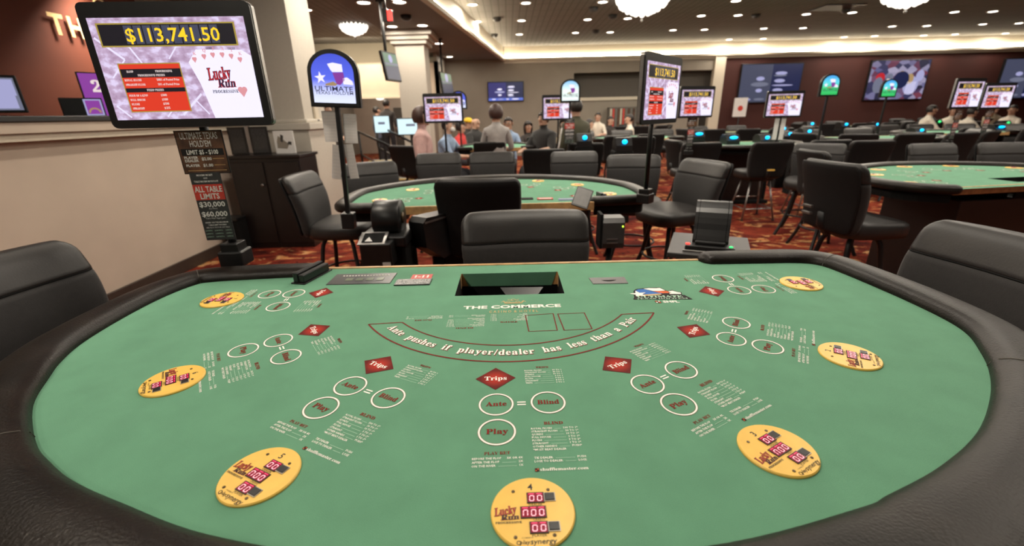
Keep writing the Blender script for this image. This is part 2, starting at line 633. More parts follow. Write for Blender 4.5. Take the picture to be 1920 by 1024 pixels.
def make_table(label, cat, group=None, RF=RF_NEAR, edge=(-0.688, 0.735)):
    root = thing('gaming_table', label, cat, (OX, OY, 0), 0, group)
    # felt top with the chip tray opening: strips round the hole
    mb = MB()
    outline = [(c.x, c.y) for (c, n, t, w) in RF]
    BACK = 0.508
    if RF is RF_NEAR:
        outline = [(-0.72, BACK)] + outline + [(0.72, BACK)]
    hx0, hx1, hy0, hy1 = -0.171, 0.154, 0.230, 0.421
    bm = bmesh.new()
    ov = [bm.verts.new((p[0], p[1], FELT)) for p in outline]
    hv = [bm.verts.new((x, y, FELT)) for x, y in ((hx0, hy0), (hx1, hy0), (hx1, hy1), (hx0, hy1))]
    es = [bm.edges.new((ov[i], ov[(i + 1) % len(ov)])) for i in range(len(ov))]
    es += [bm.edges.new((hv[i], hv[(i + 1) % 4])) for i in range(4)]
    bmesh.ops.triangle_fill(bm, edges=es, use_beauty=True, normal=(0, 0, 1))
    for f in list(bm.faces):
        c = f.calc_center_median()
        if hx0 < c.x < hx1 and hy0 < c.y < hy1:
            bm.faces.remove(f)
    for f in bm.faces:
        if f.normal.z < 0:
            f.normal_flip()
    mb.bmesh(bm, 'felt')
    # underside board
    mb2 = MB()
    mb2.prism([(p[0] * 0.985, p[1] * 0.985) for p in outline if p[1] < 0.2] , 0.80, 0.855, 'matte_black')
    mb2.build('table_board', root)
    felt = mb.build('felt_top', root)
    # padded rail
    mb = MB()
    prof = []
    for k in range(18):
        a = 2 * PI * k / 18
        ca, sa = math.cos(a), math.sin(a)
        prof.append((math.copysign(abs(ca) ** 0.8, ca), math.copysign(abs(sa) ** 0.8, sa)))
    loops = []
    fr = list(RF)

    def loop(c, n, w, hs, ins):
        return [c + n * (u * w * ins) + Vector((0, 0, 0.879 + v * hs * ins)) for (u, v) in prof]
    c, n, t, w = fr[0]
    for q in (0.03, 0.35, 0.65, 0.85, 0.96):
        loops.append(loop(c - t * (0.040 * math.sqrt(1 - q * q) - 0.0), n, w, 0.031, q))
    for (c, n, t, w) in fr:
        loops.append(loop(c, n, w, 0.031, 1.0))
    c, n, t, w = fr[-1]
    for q in (0.96, 0.85, 0.65, 0.35, 0.03):
        loops.append(loop(c + t * (0.040 * math.sqrt(1 - q * q)), n, w, 0.031, q))
    mb.loft(loops, 'rail_leather')
    rail = mb.build('padded_rail', root)
    for i in (15, len(RF) * 3 // 10, len(RF) // 2, len(RF) * 7 // 10, len(RF) - 20):
        c, n, t, w = RF[i]
        mb = MB()
        pts = [c + n * (u * w * 1.004) + Vector((0, 0, 0.879 + v * 0.031 * 1.012)) for (u, v) in prof if v > -0.5]
        pts = sorted(pts, key=lambda p: (p - c).dot(n))
        mb.tube(pts, 0.0011, 'stitch', 5)
        mb.build('rail_seam', rail)
    # dealer's wooden edge
    mb = MB()
    mb.box(edge[0], edge[1], 0.500, 0.515, 0.832, 0.8835, 'light_wood', 0.003)
    mb.build('wood_edge', root)
    # chip tray well
    mb = MB()
    z0 = 0.775
    T = 0.004
    mb.box(hx0 - T, hx1 + T, hy0 - T, hy1 + T, z0 - 0.01, z0, 'matte_black')
    mb.box(hx0 - 0.012, hx0, hy0, hy1 - 0.03, z0, FELT - 0.001, 'matte_black')
    mb.box(hx0 - 0.012, hx0, hy1 - 0.03, hy1, FELT - 0.045, FELT - 0.001, 'light_wood')
    mb.box(hx1, hx1 + 0.012, hy0, hy1 - 0.03, z0, FELT - 0.001, 'matte_black')
    mb.box(hx1, hx1 + 0.012, hy1 - 0.03, hy1, FELT - 0.045, FELT - 0.001, 'light_wood')
    mb.box(hx0, hx1, hy0 - 0.012, hy0, z0, FELT - 0.001, 'matte_black')
    mb.box(hx0, hx1, hy1, hy1 + 0.012, z0, FELT - 0.046, 'matte_black')
    mb.box(hx0, hx1, hy1, hy1 + 0.012, FELT - 0.046, FELT - 0.001, 'light_wood')
    tw = mb.build('chip_tray_well', root)
    mb = MB()   # felt flap draped down the far side of the well
    L1 = [(hx0 + 0.022, hy1 - 0.004, FELT - 0.045), (hx1 - 0.020, hy1 - 0.004, FELT - 0.047), (hx1 - 0.004, hy1 - 0.002, FELT), (hx0 + 0.004, hy1 - 0.002, FELT)]
    mb.add(L1 + [(p[0], p[1] + 0.002, p[2]) for p in L1], [(0, 1, 2, 3), (7, 6, 5, 4), (0, 4, 5, 1), (1, 5, 6, 2), (2, 6, 7, 3), (3, 7, 4, 0)], 'felt')
    mb.build('felt_flap', tw)
    mb = MB()   # dark net bag
    mb.add([(hx0 + 0.13, hy1 - 0.02, FELT - 0.045), (hx1 - 0.05, hy1 - 0.02, FELT - 0.047), (hx0 + 0.20, hy0 + 0.06, z0 + 0.003), (hx0 + 0.17, hy1 - 0.01, z0 + 0.002)], [(0, 1, 2), (0, 2, 3), (1, 3, 2)], 'black_plastic')
    mb.build('net_liner', tw)
    # apron and pedestal
    mb = MB()
    loops = []
    for (c, n, t, w) in RF[::3] + [RF[-1]]:
        a = c - n * w * 0.2; b = c - n * (w * 0.2 + 0.02)
        loops.append([Vector((a.x, a.y, 0.79)), Vector((a.x, a.y, 0.862)), Vector((b.x, b.y, 0.862)), Vector((b.x, b.y, 0.79))])
    mb.loft(loops, 'matte_black', False)
    mb.build('apron', root)
    mb = MB()
    mb.box(-0.50, 0.50, -0.22, 0.36, 0.04, 0.76, 'dark_wood', 0.01)
    mb.box(-0.58, 0.58, -0.30, 0.42, 0.0, 0.05, 'matte_black', 0.008)
    mb.build('pedestal', root)
    return root, felt


# -- layout prints of one betting spot (x to the right, y away from the player, origin on the ante circle)
Zp = 0.0006
RC = 0.0326


def circle_mb(word, cx, cy):
    mb = MB()
    mb.ring(cx, cy, RC * 0.985, RC * 1.0, Zp * 0.9, 'print_maroon', 48)
    mb.ring(cx, cy, RC * 0.885, RC * 0.985, Zp, 'print_white', 48)
    mb.ring(cx, cy, RC * 0.865, RC * 0.885, Zp * 0.9, 'print_maroon', 48)
    wd = {'Ante': 0.0385, 'Blind': 0.0405, 'Play': 0.037}[word]
    mb.text(word, cx, cy + 0.001, 0.0125, 'print_red', Zp, 'serif', 0.008, width=wd)
    return mb


def table_rows(mb, rows, x0, x1, y0, dy, h, m='print_white'):
    for i, (a, b) in enumerate(rows):
        y = y0 - i * dy
        if not a:
            continue
        vs, fs, tx0, tx1 = text_data(a, 'sans', 0.014, 1)
        s = h / 0.70
        wa = (tx1 - tx0) * s * 0.94
        mb.text(a, x0, y, h, m, Zp, 'sans', 0.014, 'L', width=wa, res=1)
        if b:
            vs, fs, bx0, bx1 = text_data(b, 'sans', 0.014, 1)
            wb = (bx1 - bx0) * s * 0.94
            mb.text(b, x1, y, h, m, Zp, 'sans', 0.014, 'R', width=wb, res=1)
            xa, xb = x0 + wa + 0.004, x1 - wb - 0.004
            if xb - xa > 0.004:
                mb.add([(xa, y - h * 0.45, Zp), (xb, y - h * 0.45, Zp), (xb, y - h * 0.28, Zp), (xa, y - h * 0.28, Zp)], [(0, 1, 2, 3)], 'print_mint')


ROWS_TRIPS = [('ROYAL FLUSH', '50 TO 1'), ('STRAIGHT FLUSH', '40 TO 1'), ('QUADS', '30 TO 1'), ('FULL HOUSE', '9 TO 1'), ('FLUSH', '7 TO 1'), ('STRAIGHT', '4 TO 1'), ('TRIPS', '3 TO 1')]
ROWS_BLIND = [('ROYAL FLUSH', '500 TO 1*'), ('STRAIGHT FLUSH', '50 TO 1*'), ('QUADS', '10 TO 1*'), ('FULL HOUSE', '3 TO 1*'), ('FLUSH', '3 TO 2*'), ('STRAIGHT', '1 TO 1*'), ('OTHER HANDS', 'PUSH*'), ('*MUST BEAT DEALER', None)]
ROWS_TIE = [('TIE DEALER', 'PUSH'), ('LOSE TO DEALER', 'LOSE')]
ROWS_PLAY = [('BEFORE THE FLOP', '3X OR 4X'), ('AFTER THE FLOP', '2X'), ('ON THE RIVER', '1X')]


def spot_meshes():
    d = []
    mb = MB()
    dx, dy = 0.0405, 0.0385
    mb.poly([(-dx, 0), (0, -dy), (dx, 0), (0, dy)], Zp * 0.9, 'print_diamond')
    mb.text('Trips', 0, 0.0, 0.0135, 'print_white', Zp * 1.5, 'serif', 0.006, width=0.045)
    d.append(('side_bet_diamond', mb, (-0.0017, 0.083), 'dark red diamond reading Trips'))
    d.append(('betting_circle', circle_mb('Ante', 0, 0), (0, 0), 'white ring reading Ante'))
    d.append(('betting_circle', circle_mb('Blind', 0, 0), (0.0958, 0.0006), 'white ring reading Blind'))
    d.append(('betting_circle', circle_mb('Play', 0, 0), (0.0017, -0.0738), 'white ring reading Play'))
    mb = MB()
    for k in (-1, 1):
        mb.poly([(-0.008, k * 0.0035 - 0.0016), (0.008, k * 0.0035 - 0.0016), (0.008, k * 0.0035 + 0.0016), (-0.008, k * 0.0035 + 0.0016)], Zp, 'print_white')
    d.append(('equals_mark', mb, (0.0466, -0.0003), None))
    mb = MB()
    mb.text('TRIPS', 0.0951, 0.1183, 0.0062, 'print_red', Zp, 'serif', 0.008, width=0.027)
    table_rows(mb, ROWS_TRIPS, 0.058, 0.1343, 0.1071, 0.00735, 0.0042)
    d.append(('pay_table', mb, (0, 0), 'white pay table headed TRIPS'))
    mb = MB()
    mb.text('BLIND', 0.0986, -0.0568, 0.0072, 'print_red', Zp, 'serif', 0.008, width=0.033)
    table_rows(mb, ROWS_BLIND, 0.0595, 0.1385, -0.0698, 0.00703, 0.0042)
    table_rows(mb, ROWS_TIE, 0.0598, 0.1400, -0.1362, 0.0070, 0.0042)
    d.append(('pay_table', mb, (0, 0), 'white pay table headed BLIND'))
    mb = MB()
    mb.text('PLAY BET', 0.0022, -0.1229, 0.0062, 'print_red', Zp, 'serif', 0.0, width=0.041)
    table_rows(mb, ROWS_PLAY, -0.0367, 0.0423, -0.1339, 0.0075, 0.0042)
    d.append(('pay_table', mb, (0, 0), 'white pay table headed PLAY BET'))
    mb = MB()
    mb.poly([(0.0590, -0.1635), (0.0655, -0.1635), (0.0655, -0.1570), (0.0590, -0.1570)], Zp * 0.9, 'print_black')
    for (a, b) in ((0, 0), (1, 1)):
        mb.disc(0.0607 + a * 0.0031, -0.1618 + b * 0.0031, 0.0013, Zp, 'print_orange', 8)
    for (a, b) in ((1, 0), (0, 1)):
        mb.disc(0.0607 + a * 0.0031, -0.1618 + b * 0.0031, 0.0009, Zp, 'print_red', 8)
    mb.text('shufflemaster.com', 0.0668, -0.1598, 0.0058, 'print_white', Zp, 'serif', 0.0, 'L', width=0.0725)
    d.append(('web_address', mb, (0, 0), None))
    return d


SPOTS = [(0.6683, 1.1741, 1.597), (0.5052, 0.8861, 0.995), (0.2595, 0.7166, 0.508), (-0.0347, 0.6648, 0.02), (-0.3269, 0.7341, -0.457), (-0.5685, 0.9303, -0.951), (-0.6697, 1.2281, -1.581)]
DISCS = [(0.8730, 1.2100), (0.7150, 0.7990), (0.4060, 0.5340), (0.0204, 0.4325), (-0.3840, 0.5070), (-0.7020, 0.7650), (-0.8640, 1.1880)]


def add_prints(felt):
    protos = []
    for (name, mb, off, lab) in spot_meshes():
        protos.append((name, mb, off, lab, None))
    for (sx, sy, a) in SPOTS:
        ca, sa = math.cos(a), math.sin(a)
        for i, (name, mb, off, lab, ob) in enumerate(protos):
            if ob is None:
                o = mb.build(name, felt)
                if lab:
                    o['label'] = lab
                protos[i] = (name, mb, off, lab, o)
            else:
                o = ob.copy()
                COL.objects.link(o)
                o.parent = felt
            o.location = (sx - OX + off[0] * ca - off[1] * sa, sy - OY + off[0] * sa + off[1] * ca, FELT)
            o.rotation_euler = (0, 0, a)


SEG = {'a': (0.5, 1.0, 1), 'b': (1.0, 0.75, 0), 'c': (1.0, 0.25, 0), 'd': (0.5, 0.0, 1), 'e': (0.0, 0.25, 0), 'f': (0.0, 0.75, 0), 'g': (0.5, 0.5, 1)}


def led_window(digits, w, h):
    mb = MB()
    mb.box(-w / 2 - 0.0012, w / 2 + 0.0012, -h / 2 - 0.0012, h / 2 + 0.0012, 0, 0.0012, 'ink_black')
    mb.box(-w / 2, w / 2, -h / 2, h / 2, 0, 0.0015, 'led_dark')
    n = len(digits)
    cw = w / n
    for i, dgt in enumerate(digits):
        x0 = -w / 2 + cw * i + cw * 0.24
        dw, dh = cw * 0.52, h * 0.58
        y0 = -h / 2 + h * 0.10
        segs = {'0': 'abcdef', 'n': 'abcef'}[dgt]
        for s in segs:
            fx, fy, hor = SEG[s]
            t = 0.0006
            cx, cy = x0 + fx * dw, y0 + fy * dh
            if hor:
                q = [(cx - dw * 0.42, cy - t), (cx + dw * 0.42, cy - t), (cx + dw * 0.42, cy + t), (cx - dw * 0.42, cy + t)]
            else:
                q = [(cx - t, cy - dh * 0.20), (cx + t, cy - dh * 0.20), (cx + t, cy + dh * 0.20), (cx - t, cy + dh * 0.20)]
            q = [(a + (b - y0) * 0.05, b) for a, b in q]
            mb.poly(q, 0.0017, 'led_digit')
        mb.poly([(x0 - 0.001, h / 2 - 0.0022), (x0 + dw + 0.001, h / 2 - 0.0022), (x0 + dw + 0.001, h / 2 - 0.0008), (x0 - 0.001, h / 2 - 0.0008)], 0.0016, 'led_bar')
    return mb


def make_disc(number):
    R = 0.0562
    H = 0.0042
    mb = MB()
    mb.lathe([(R, 0), (R, H * 0.6), (R - 0.0015, H), (0.001, H)], 'disc_yellow', n=64, smooth=False)
    z = H + 0.0003
    mb.text(number, -0.0013, 0.0385, 0.0105, 'ink_black', z, 'sans', 0.012)
    mb.text('DEALER', 0.0045, 0.0086, 0.0036, 'ink_black', z, 'sans', 0.0, width=0.0185, res=1)
    mb.text('CREDIT', 0.0075, -0.0143, 0.0036, 'ink_black', z, 'sans', 0.0, width=0.0165, res=1)
    mb.text('PLAYER', 0.0060, -0.0370, 0.0036, 'ink_black', z, 'sans', 0.0, width=0.0185, res=1)
    for (bx, by, hh) in ((0.00035, 0, 0.0),):
        for (w_, x_, y_, h_, wd_, sh_) in (('Lucky', -0.0365, 0.0010, 0.0125, 0.0285, 0.15), ('Run', -0.0305, -0.0093, 0.0075, 0.0235, 0.12)):
            mb.text(w_, x_, y_, h_, 'ink_black' if w_ == 'Lucky' else 'ink_red', z, 'serif', 0.030, width=wd_ + 0.0012, rot=0.14 if w_ == 'Lucky' else 0.03, shear=sh_)
            mb.text(w_, x_, y_, h_, 'ink_red' if w_ == 'Lucky' else 'ink_black', z + 0.0003, 'serif', 0.008, width=wd_, rot=0.14 if w_ == 'Lucky' else 0.03, shear=sh_)
    mb.text('PROGRESSIVE', -0.0325, -0.0172, 0.0032, 'ink_black', z, 'serif', 0.008, width=0.0345, res=1)
    mb.text('POWERED BY', -0.0090, -0.0398, 0.0018, 'ink_black', z, 'sans', 0.0, width=0.0145, res=1)
    mb.ring(-0.0205, -0.0462, 0.0020, 0.0030, z, 'screw', 12)
    mb.text('play', -0.0125, -0.0455, 0.0052, 'screw', z, 'sans', 0.02, width=0.0125, shear=0.15, res=1)
    mb.text('synergy', 0.0105, -0.0450, 0.0075, 'ink_black', z, 'sans', 0.01, width=0.0325, shear=0.15)
    parts = [('bet_disc', mb, (0, 0, FELT))]
    parts.append(('digit_display', led_window('00', 0.0215, 0.0145), (0.0050, 0.0195, H)))
    parts.append(('digit_display', led_window('n00', 0.0320, 0.0155), (0.0005, -0.0033, H)))
    parts.append(('digit_display', led_window('00', 0.0215, 0.0145), (0.0060, -0.0262, H)))
    for (bx, by) in ((0.0245, 0.0200), (0.0255, -0.0255)):
        b = MB()
        b.box(-0.0078, 0.0078, -0.0070, 0.0070, 0, 0.0012, 'bezel')
        b.box(-0.0068, 0.0068, -0.0060, 0.0060, 0.0010, 0.0022, 'black_plastic', 0.0006)
        parts.append(('push_button', b, (bx, by, H)))
    for (bx, by) in ((-0.0253, 0.0315), (0.0237, 0.0325), (-0.0243, -0.0385), (0.0247, -0.0375)):
        b = MB()
        b.lathe([(0.0024, 0), (0.0022, 0.0008), (0.0012, 0.0006), (0.0003, 0.0003)], 'screw', n=12)
        parts.append(('screw', b, (bx, by, H)))
    return parts


def add_discs(root):
    small = None
    for i, (dx, dy) in enumerate(DISCS):
        a = SPOTS[i][2]
        parts = make_disc(str(i + 1))
        o = parts[0][1].build('bet_disc', root, (dx - OX, dy - OY, FELT), (0, 0, a))
        o['label'] = 'yellow disc numbered ' + str(i + 1)
        if small is None:
            small = []
            for nm, mb, off in parts[1:]:
                q = mb.build(nm, o, off)
                small.append(q)
        else:
            for q0 in small:
                q = q0.copy()
                COL.objects.link(q)
                q.parent = o


def add_centre_prints(felt):
    def L(x, y):
        return (x - OX, y - OY)
    Z = FELT + Zp
    # curved banner
    mb = MB()
    outer = [(-0.372, 1.006), (-0.297, 0.918), (-0.196, 0.850), (-0.097, 0.819), (-0.016, 0.811), (0.101, 0.821), (0.217, 0.876), (0.315, 0.960), (0.376, 1.033)]
    inner = [(-0.286, 1.014), (-0.212, 0.941), (-0.129, 0.900), (-0.054, 0.884), (-0.004, 0.882), (0.071, 0.888), (0.149, 0.918), (0.223, 0.967), (0.289, 1.028)]

    def fit_circle(pts):
        # algebraic least squares
        import itertools
        sx = sum(p[0] for p in pts) / len(pts); sy = sum(p[1] for p in pts) / len(pts)
        a = b = c = d = e = 0
        suu = suv = svv = suuu = svvv = suvv = svuu = 0
        for p in pts:
            u, v = p[0] - sx, p[1] - sy
            suu += u * u; suv += u * v; svv += v * v; suuu += u ** 3; svvv += v ** 3; suvv += u * v * v; svuu += v * u * u
        r1 = 0.5 * (suuu + suvv); r2 = 0.5 * (svvv + svuu)
        det = suu * svv - suv * suv
        uc = (r1 * svv - r2 * suv) / det; vc = (suu * r2 - suv * r1) / det
        R = math.sqrt(uc * uc + vc * vc + (suu + svv) / len(pts))
        return sx + uc, sy + vc, R
    cxo, cyo, Ro = fit_circle(outer)
    cxi, cyi, Ri = fit_circle(inner)

    def arc(cx, cy, R, p0, p1, n=60):
        a0 = math.atan2(p0[1] - cy, p0[0] - cx); a1 = math.atan2(p1[1] - cy, p1[0] - cx)
        return [(cx + R * math.cos(a0 + (a1 - a0) * i / n), cy + R * math.sin(a0 + (a1 - a0) * i / n)) for i in range(n + 1)]
    o_ = [L(*p) for p in arc(cxo, cyo, Ro, outer[0], outer[-1])]
    i_ = [L(*p) for p in arc(cxi, cyi, Ri, inner[0], inner[-1])]

    def strip(mb, path, w, m, closed=False):
        n = len(path)
        vs = []; fs = []
        for k, p in enumerate(path):
            a = path[k - 1] if (k > 0 or closed) else path[0]
            b = path[(k + 1) % n] if (k < n - 1 or closed) else path[-1]
            tx, ty = b[0] - a[0], b[1] - a[1]
            l = math.hypot(tx, ty) or 1
            nx, ny = -ty / l, tx / l
            vs += [(p[0] + nx * w / 2, p[1] + ny * w / 2, Z), (p[0] - nx * w / 2, p[1] - ny * w / 2, Z)]
        for k in range(n if closed else n - 1):
            j = (k + 1) % n
            fs.append((2 * k, 2 * k + 1, 2 * j + 1, 2 * j))
        mb.add(vs, fs, m)
    strip(mb, o_, 0.0042, 'print_maroon')
    strip(mb, i_, 0.0036, 'print_maroon')
    strip(mb, [o_[0], i_[0]], 0.0036, 'print_maroon')
    strip(mb, [o_[-1], i_[-1]], 0.0036, 'print_maroon')
    # banner words, letter by letter round the arc
    msg = 'Ante pushes if player/dealer has less than a Pair'
    Rm = (Ro + Ri) / 2 - 0.004
    cx, cy = L((cxo + cxi) / 2, (cyo + cyi) / 2)
    h = 0.0235
    s = h / 0.70
    adv = []
    for ch in msg:
        if ch == ' ':
            adv.append(0.66)
        else:
            vs, fs, x0, x1 = text_data(ch, 'serif', 0.010, 2)
            adv.append((x1 - x0) + 0.075)
    a_start = math.atan2(L(-0.318, 0.985)[1] - cy, L(-0.318, 0.985)[0] - cx)
    a_end = math.atan2(L(0.318, 1.000)[1] - cy, L(0.318, 1.000)[0] - cx)
    total = sum(adv)
    pos = 0
    k = (a_end - a_start) * Rm / total
    for ch, w in zip(msg, adv):
        if ch != ' ':
            a = a_start + (pos + w / 2) / total * (a_end - a_start)
            vs, fs, x0, x1 = text_data(ch, 'serif', 0.010, 2)
            bx, by = cx + Rm * math.cos(a), cy + Rm * math.sin(a)
            mb.text(ch, bx + 0.0012, by - 0.0014, h, 'print_maroon', Z - 0.0002, 'serif', 0.022, width=(x1 - x0) * k * 1.02, rot=a + PI / 2)
            mb.text(ch, bx, by, h, 'print_white', Z + 0.0003, 'serif', 0.010, width=(x1 - x0) * k, rot=a + PI / 2)
        pos += w
    b = mb.build('banner_print', felt)
    b['label'] = 'curved banner reading Ante pushes if player/dealer has less than a Pair'
    # dealer card boxes
    for q in ([(0.033, 1.036), (0.107, 1.044), (0.108, 0.948), (0.038, 0.946)], [(0.119, 1.041), (0.190, 1.044), (0.194, 0.952), (0.125, 0.948)]):
        mb = MB()
        strip(mb, [L(*p) for p in q], 0.0034, 'print_maroon', True)
        mb.build('card_outline', felt)
    # casino name
    mb = MB()
    X, Y = L(-0.002, 1.0945)
    mb.text('THE COMMERCE', X, Y, 0.0185, 'print_white', Z, 'sans', 0.035, width=0.270, rot=0.0)
    mb.text('C A S I N O  &  H O T E L', X + 0.004, Y - 0.031, 0.0135, 'print_gold', Z, 'sans', 0.01, width=0.132, rot=0.0)
    cxn, cyn = X + 0.002, Y + 0.028
    strip(mb, [(cxn - 0.026, cyn + 0.010), (cxn - 0.022, cyn - 0.006), (cxn + 0.026, cyn - 0.006), (cxn + 0.032, cyn + 0.012)], 0.0022, 'print_gold')
    strip(mb, [(cxn - 0.022, cyn - 0.001), (cxn + 0.026, cyn - 0.001)], 0.0035, 'print_gold')
    for dx_ in (-0.026, -0.013, 0.014, 0.031):
        strip(mb, [(cxn + dx_ - 0.006, cyn + 0.002), (cxn + dx_, cyn + 0.012), (cxn + dx_ + 0.006, cyn + 0.002)], 0.0018, 'print_gold')
    mb.ring(cxn + 0.002, cyn + 0.018, 0.005, 0.0068, Z, 'print_gold', 20)
    strip(mb, [(cxn - 0.014, cyn + 0.022), (cxn + 0.000, cyn + 0.010), (cxn + 0.018, cyn + 0.022)], 0.0018, 'print_gold')
    mb.build('casino_name_print', felt)
    # dealer's upside down pay tables
    for (rows, head, x, y, sc) in ((ROWS_PLAY, 'PLAY BET', -0.235, 1.022, 0.62), (ROWS_BLIND + [('', None)] + ROWS_TIE, 'BLIND', -0.122, 0.972, 0.60), (ROWS_TRIPS, 'TRIPS', -0.010, 1.000, 0.62)):
        mb = MB()
        x_, y_ = L(x, y)
        mb.M = Matrix.Translation((x_, y_, FELT)) @ Matrix.Rotation(PI, 4, 'Z')
        mb.text(head, 0, 0, 0.0062, 'print_red', Zp, 'serif', 0.008, width=0.045)
        table_rows(mb, rows, -0.048, 0.048, -0.010, 0.0062, 0.0036)
        o = mb.build('dealer_pay_table', felt)
    # western star logo: flag panels, star and lettering
    mb = MB()
    x_, y_ = L(0.412, 1.135)
    mb.M = Matrix.Translation((x_, y_, FELT))
    mb.poly([(-0.062, 0.010), (-0.052, 0.052), (-0.040, 0.066), (-0.012, 0.072), (0.000, 0.074), (0.034, 0.074), (0.046, 0.046), (0.064, 0.052), (0.072, 0.038), (0.084, 0.034), (0.078, 0.010)], Zp * 0.7, 'print_black')
    mb.poly([(-0.050, 0.026), (-0.048, 0.050), (-0.036, 0.062), (-0.018, 0.064), (0.006, 0.040), (0.026, 0.028), (0.016, 0.020)], Zp, 'print_blue')
    mb.poly([(-0.018, 0.066), (0.000, 0.070), (0.020, 0.068), (0.032, 0.070), (0.042, 0.048), (0.020, 0.046), (0.004, 0.048)], Zp, 'print_white')
    mb.poly([(0.004, 0.046), (0.020, 0.044), (0.044, 0.046), (0.054, 0.030), (0.026, 0.028), (0.012, 0.038)], Zp, 'print_orange')
    mb.poly([(0.048, 0.043), (0.062, 0.046), (0.072, 0.034), (0.080, 0.031), (0.078, 0.020), (0.046, 0.022)], Zp, 'print_white')
    mb.poly([(-0.046, 0.010), (0.02, 0.018), (0.02, 0.026), (-0.046, 0.020)], Zp * 1.2, 'print_gold')
    st = []
    for i in range(10):
        r = 0.026 if i % 2 == 0 else 0.0105
        a = PI / 2 + i * PI / 5 + 0.1
        st.append((-0.044 + r * math.cos(a), 0.026 + r * math.sin(a)))
    for i in range(10):
        mb.add([(-0.044, 0.026, Zp * 1.5), (st[i][0], st[i][1], Zp * 1.5), (st[(i + 1) % 10][0], st[(i + 1) % 10][1], Zp * 1.5)], [(0, 1, 2)], 'print_white')
    mb.poly([(-0.070, -0.012), (0.096, -0.020), (0.084, 0.012), (-0.060, 0.010)], Zp * 1.6, 'print_black')
    mb.text('ULTIMATE', 0.010, 0.004, 0.014, 'print_mint', Zp * 2.0, 'serif', 0.01, width=0.130, rot=-0.02)
    mb.text("TEXAS HOLD'EM", 0.012, -0.011, 0.008, 'print_mint', Zp * 2.0, 'serif', 0.0, width=0.145, rot=-0.03)
    mb.poly([(-0.014, -0.040), (-0.014, -0.024), (0.002, -0.024), (0.002, -0.040)], Zp, 'print_black')
    for (a, b, m_) in ((0, 0, 'print_white'), (1, 1, 'print_white'), (1, 0, 'print_orange'), (0, 1, 'print_orange')):
        mb.disc(-0.010 + a * 0.008, -0.036 + b * 0.008, 0.003, Zp * 1.4, m_, 10)
    mb.text('SHFL', 0.030, -0.032, 0.012, 'print_white', Zp, 'sans', 0.04, width=0.045, rot=-0.03)
    mb.build('star_logo_print', felt)


def add_near_table_fittings(root):
    """things let into the dealer's side of the near table"""
    mb = MB()
    mb.box(-0.598, -0.392, 0.344, 0.441, FELT - 0.002, FELT + 0.002, 'black_plastic', 0.001)
    panel = mb.build('dealer_panel', root)
    mb = MB()
    for i in range(16):
        mb.box(-0.568 + i * 0.0100, -0.5625 + i * 0.0100, 0.415, 0.421, FELT + 0.002, FELT + 0.003, 'print_white')
    mb.build('indicator_dots', panel)
    for i in range(4):
        mb = MB()
        mb.box(-0.548 + i * 0.034, -0.524 + i * 0.034, 0.372, 0.396, FELT + 0.002, FELT + 0.003, 'lcd_green')
        mb.build('small_display', panel)
    mb = MB()
    q = [(0.247, 0.3505), (0.361, 0.3515), (0.360, 0.296), (0.251, 0.298)]
    mb.prism([(a, b) for a, b in q], FELT - 0.002, FELT + 0.0018, 'grey_plastic')
    sp = mb.build('bill_slot_plate', root)
    mb = MB()
    mb.prism([(0.283, 0.326), (0.330, 0.327), (0.322, 0.320), (0.307, 0.314), (0.291, 0.319)], FELT + 0.0010, FELT + 0.0022, 'matte_black')
    mb.build('slot', sp)


near_table, near_felt = make_table('large green felt table with curved black padded rail filling the foreground', 'gaming table')
tree_lite_skip = ('banner_print', 'card_outline', 'casino_name_print', 'dealer_pay_table', 'star_logo_print', 'pay_table', 'web_address', 'equals_mark')
add_prints(near_felt)
add_discs(near_table)

# the second table and the right hand table are the same model turned to face away
t2 = copy_tree(near_table, None, ('pay_table', 'web_address', 'equals_mark', 'screw', 'push_button'))
t2.location = (-0.10, 3.13, 0); t2.rotation_euler = (0, 0, PI + 0.015); t2.scale = (0.88, 1.0, 0.985)
tag(t2, 'green felt table with light wood dealer edge, just behind the foreground table', 'gaming table')
t3, felt3 = make_table('green felt half moon table with thick black rail, cropped by the right edge', 'gaming table', None, RF_MOON, (-0.80, 0.80))
for src, dst in ((near_felt, felt3), (near_table, t3)):
    for ch in list(src.children):
        if ch.name.split('.')[0] in ('bet_disc', 'betting_circle', 'side_bet_diamond'):
            copy_tree(ch, dst, ('screw', 'push_button'))
t3.location = (3.52, 3.34, 0); t3.rotation_euler = (0, 0, PI + 0.13); t3.scale = (0.93, 0.95, 1.0)
FAR_SKIP = ('bet_disc', 'betting_circle', 'side_bet_diamond', 'pay_table', 'web_address', 'equals_mark', 'rail_seam', 'felt_flap', 'net_liner')
FAR = [  # x, y, turn, width, label
    (-0.20, 7.75, PI, 0.58, 'green felt table with people playing around it, under the wall screen'),
    (3.5, 6.95, 0, 0.85, 'green felt table behind the dark stool with steel legs'),
    (2.6, 9.4, PI, 0.8, 'far green felt table beneath the jackpot screen by the recess'),
    (6.25, 7.6, 0, 0.9, 'green felt table in the right middle distance below the green arch signs'),
    (5.4, 10.6, 0, 0.9, 'far green felt table in front of the left dark wall screen'),
    (8.6, 8.8, PI, 0.9, 'far green felt table near the pair of screens at the right'),
    (9.2, 12.4, 0, 0.9, 'far green felt table under the crowd screen on the red wall'),
    (13.2, 13.8, 0, 0.9, 'farthest right green table below the cropped wall screen'),
    (3.5, 14.2, 0, 0.9, 'farthest green table by the shelf of striped racks'),
]
for (x, y, a, wx, lab) in FAR:
    t = copy_tree(near_table, None, FAR_SKIP)
    t.location = (x, y, 0); t.rotation_euler = (0, 0, a); t.scale = (wx, 1.0, 1.0)
    tag(t, lab, 'gaming table')
add_centre_prints(near_felt)
add_near_table_fittings(near_table)

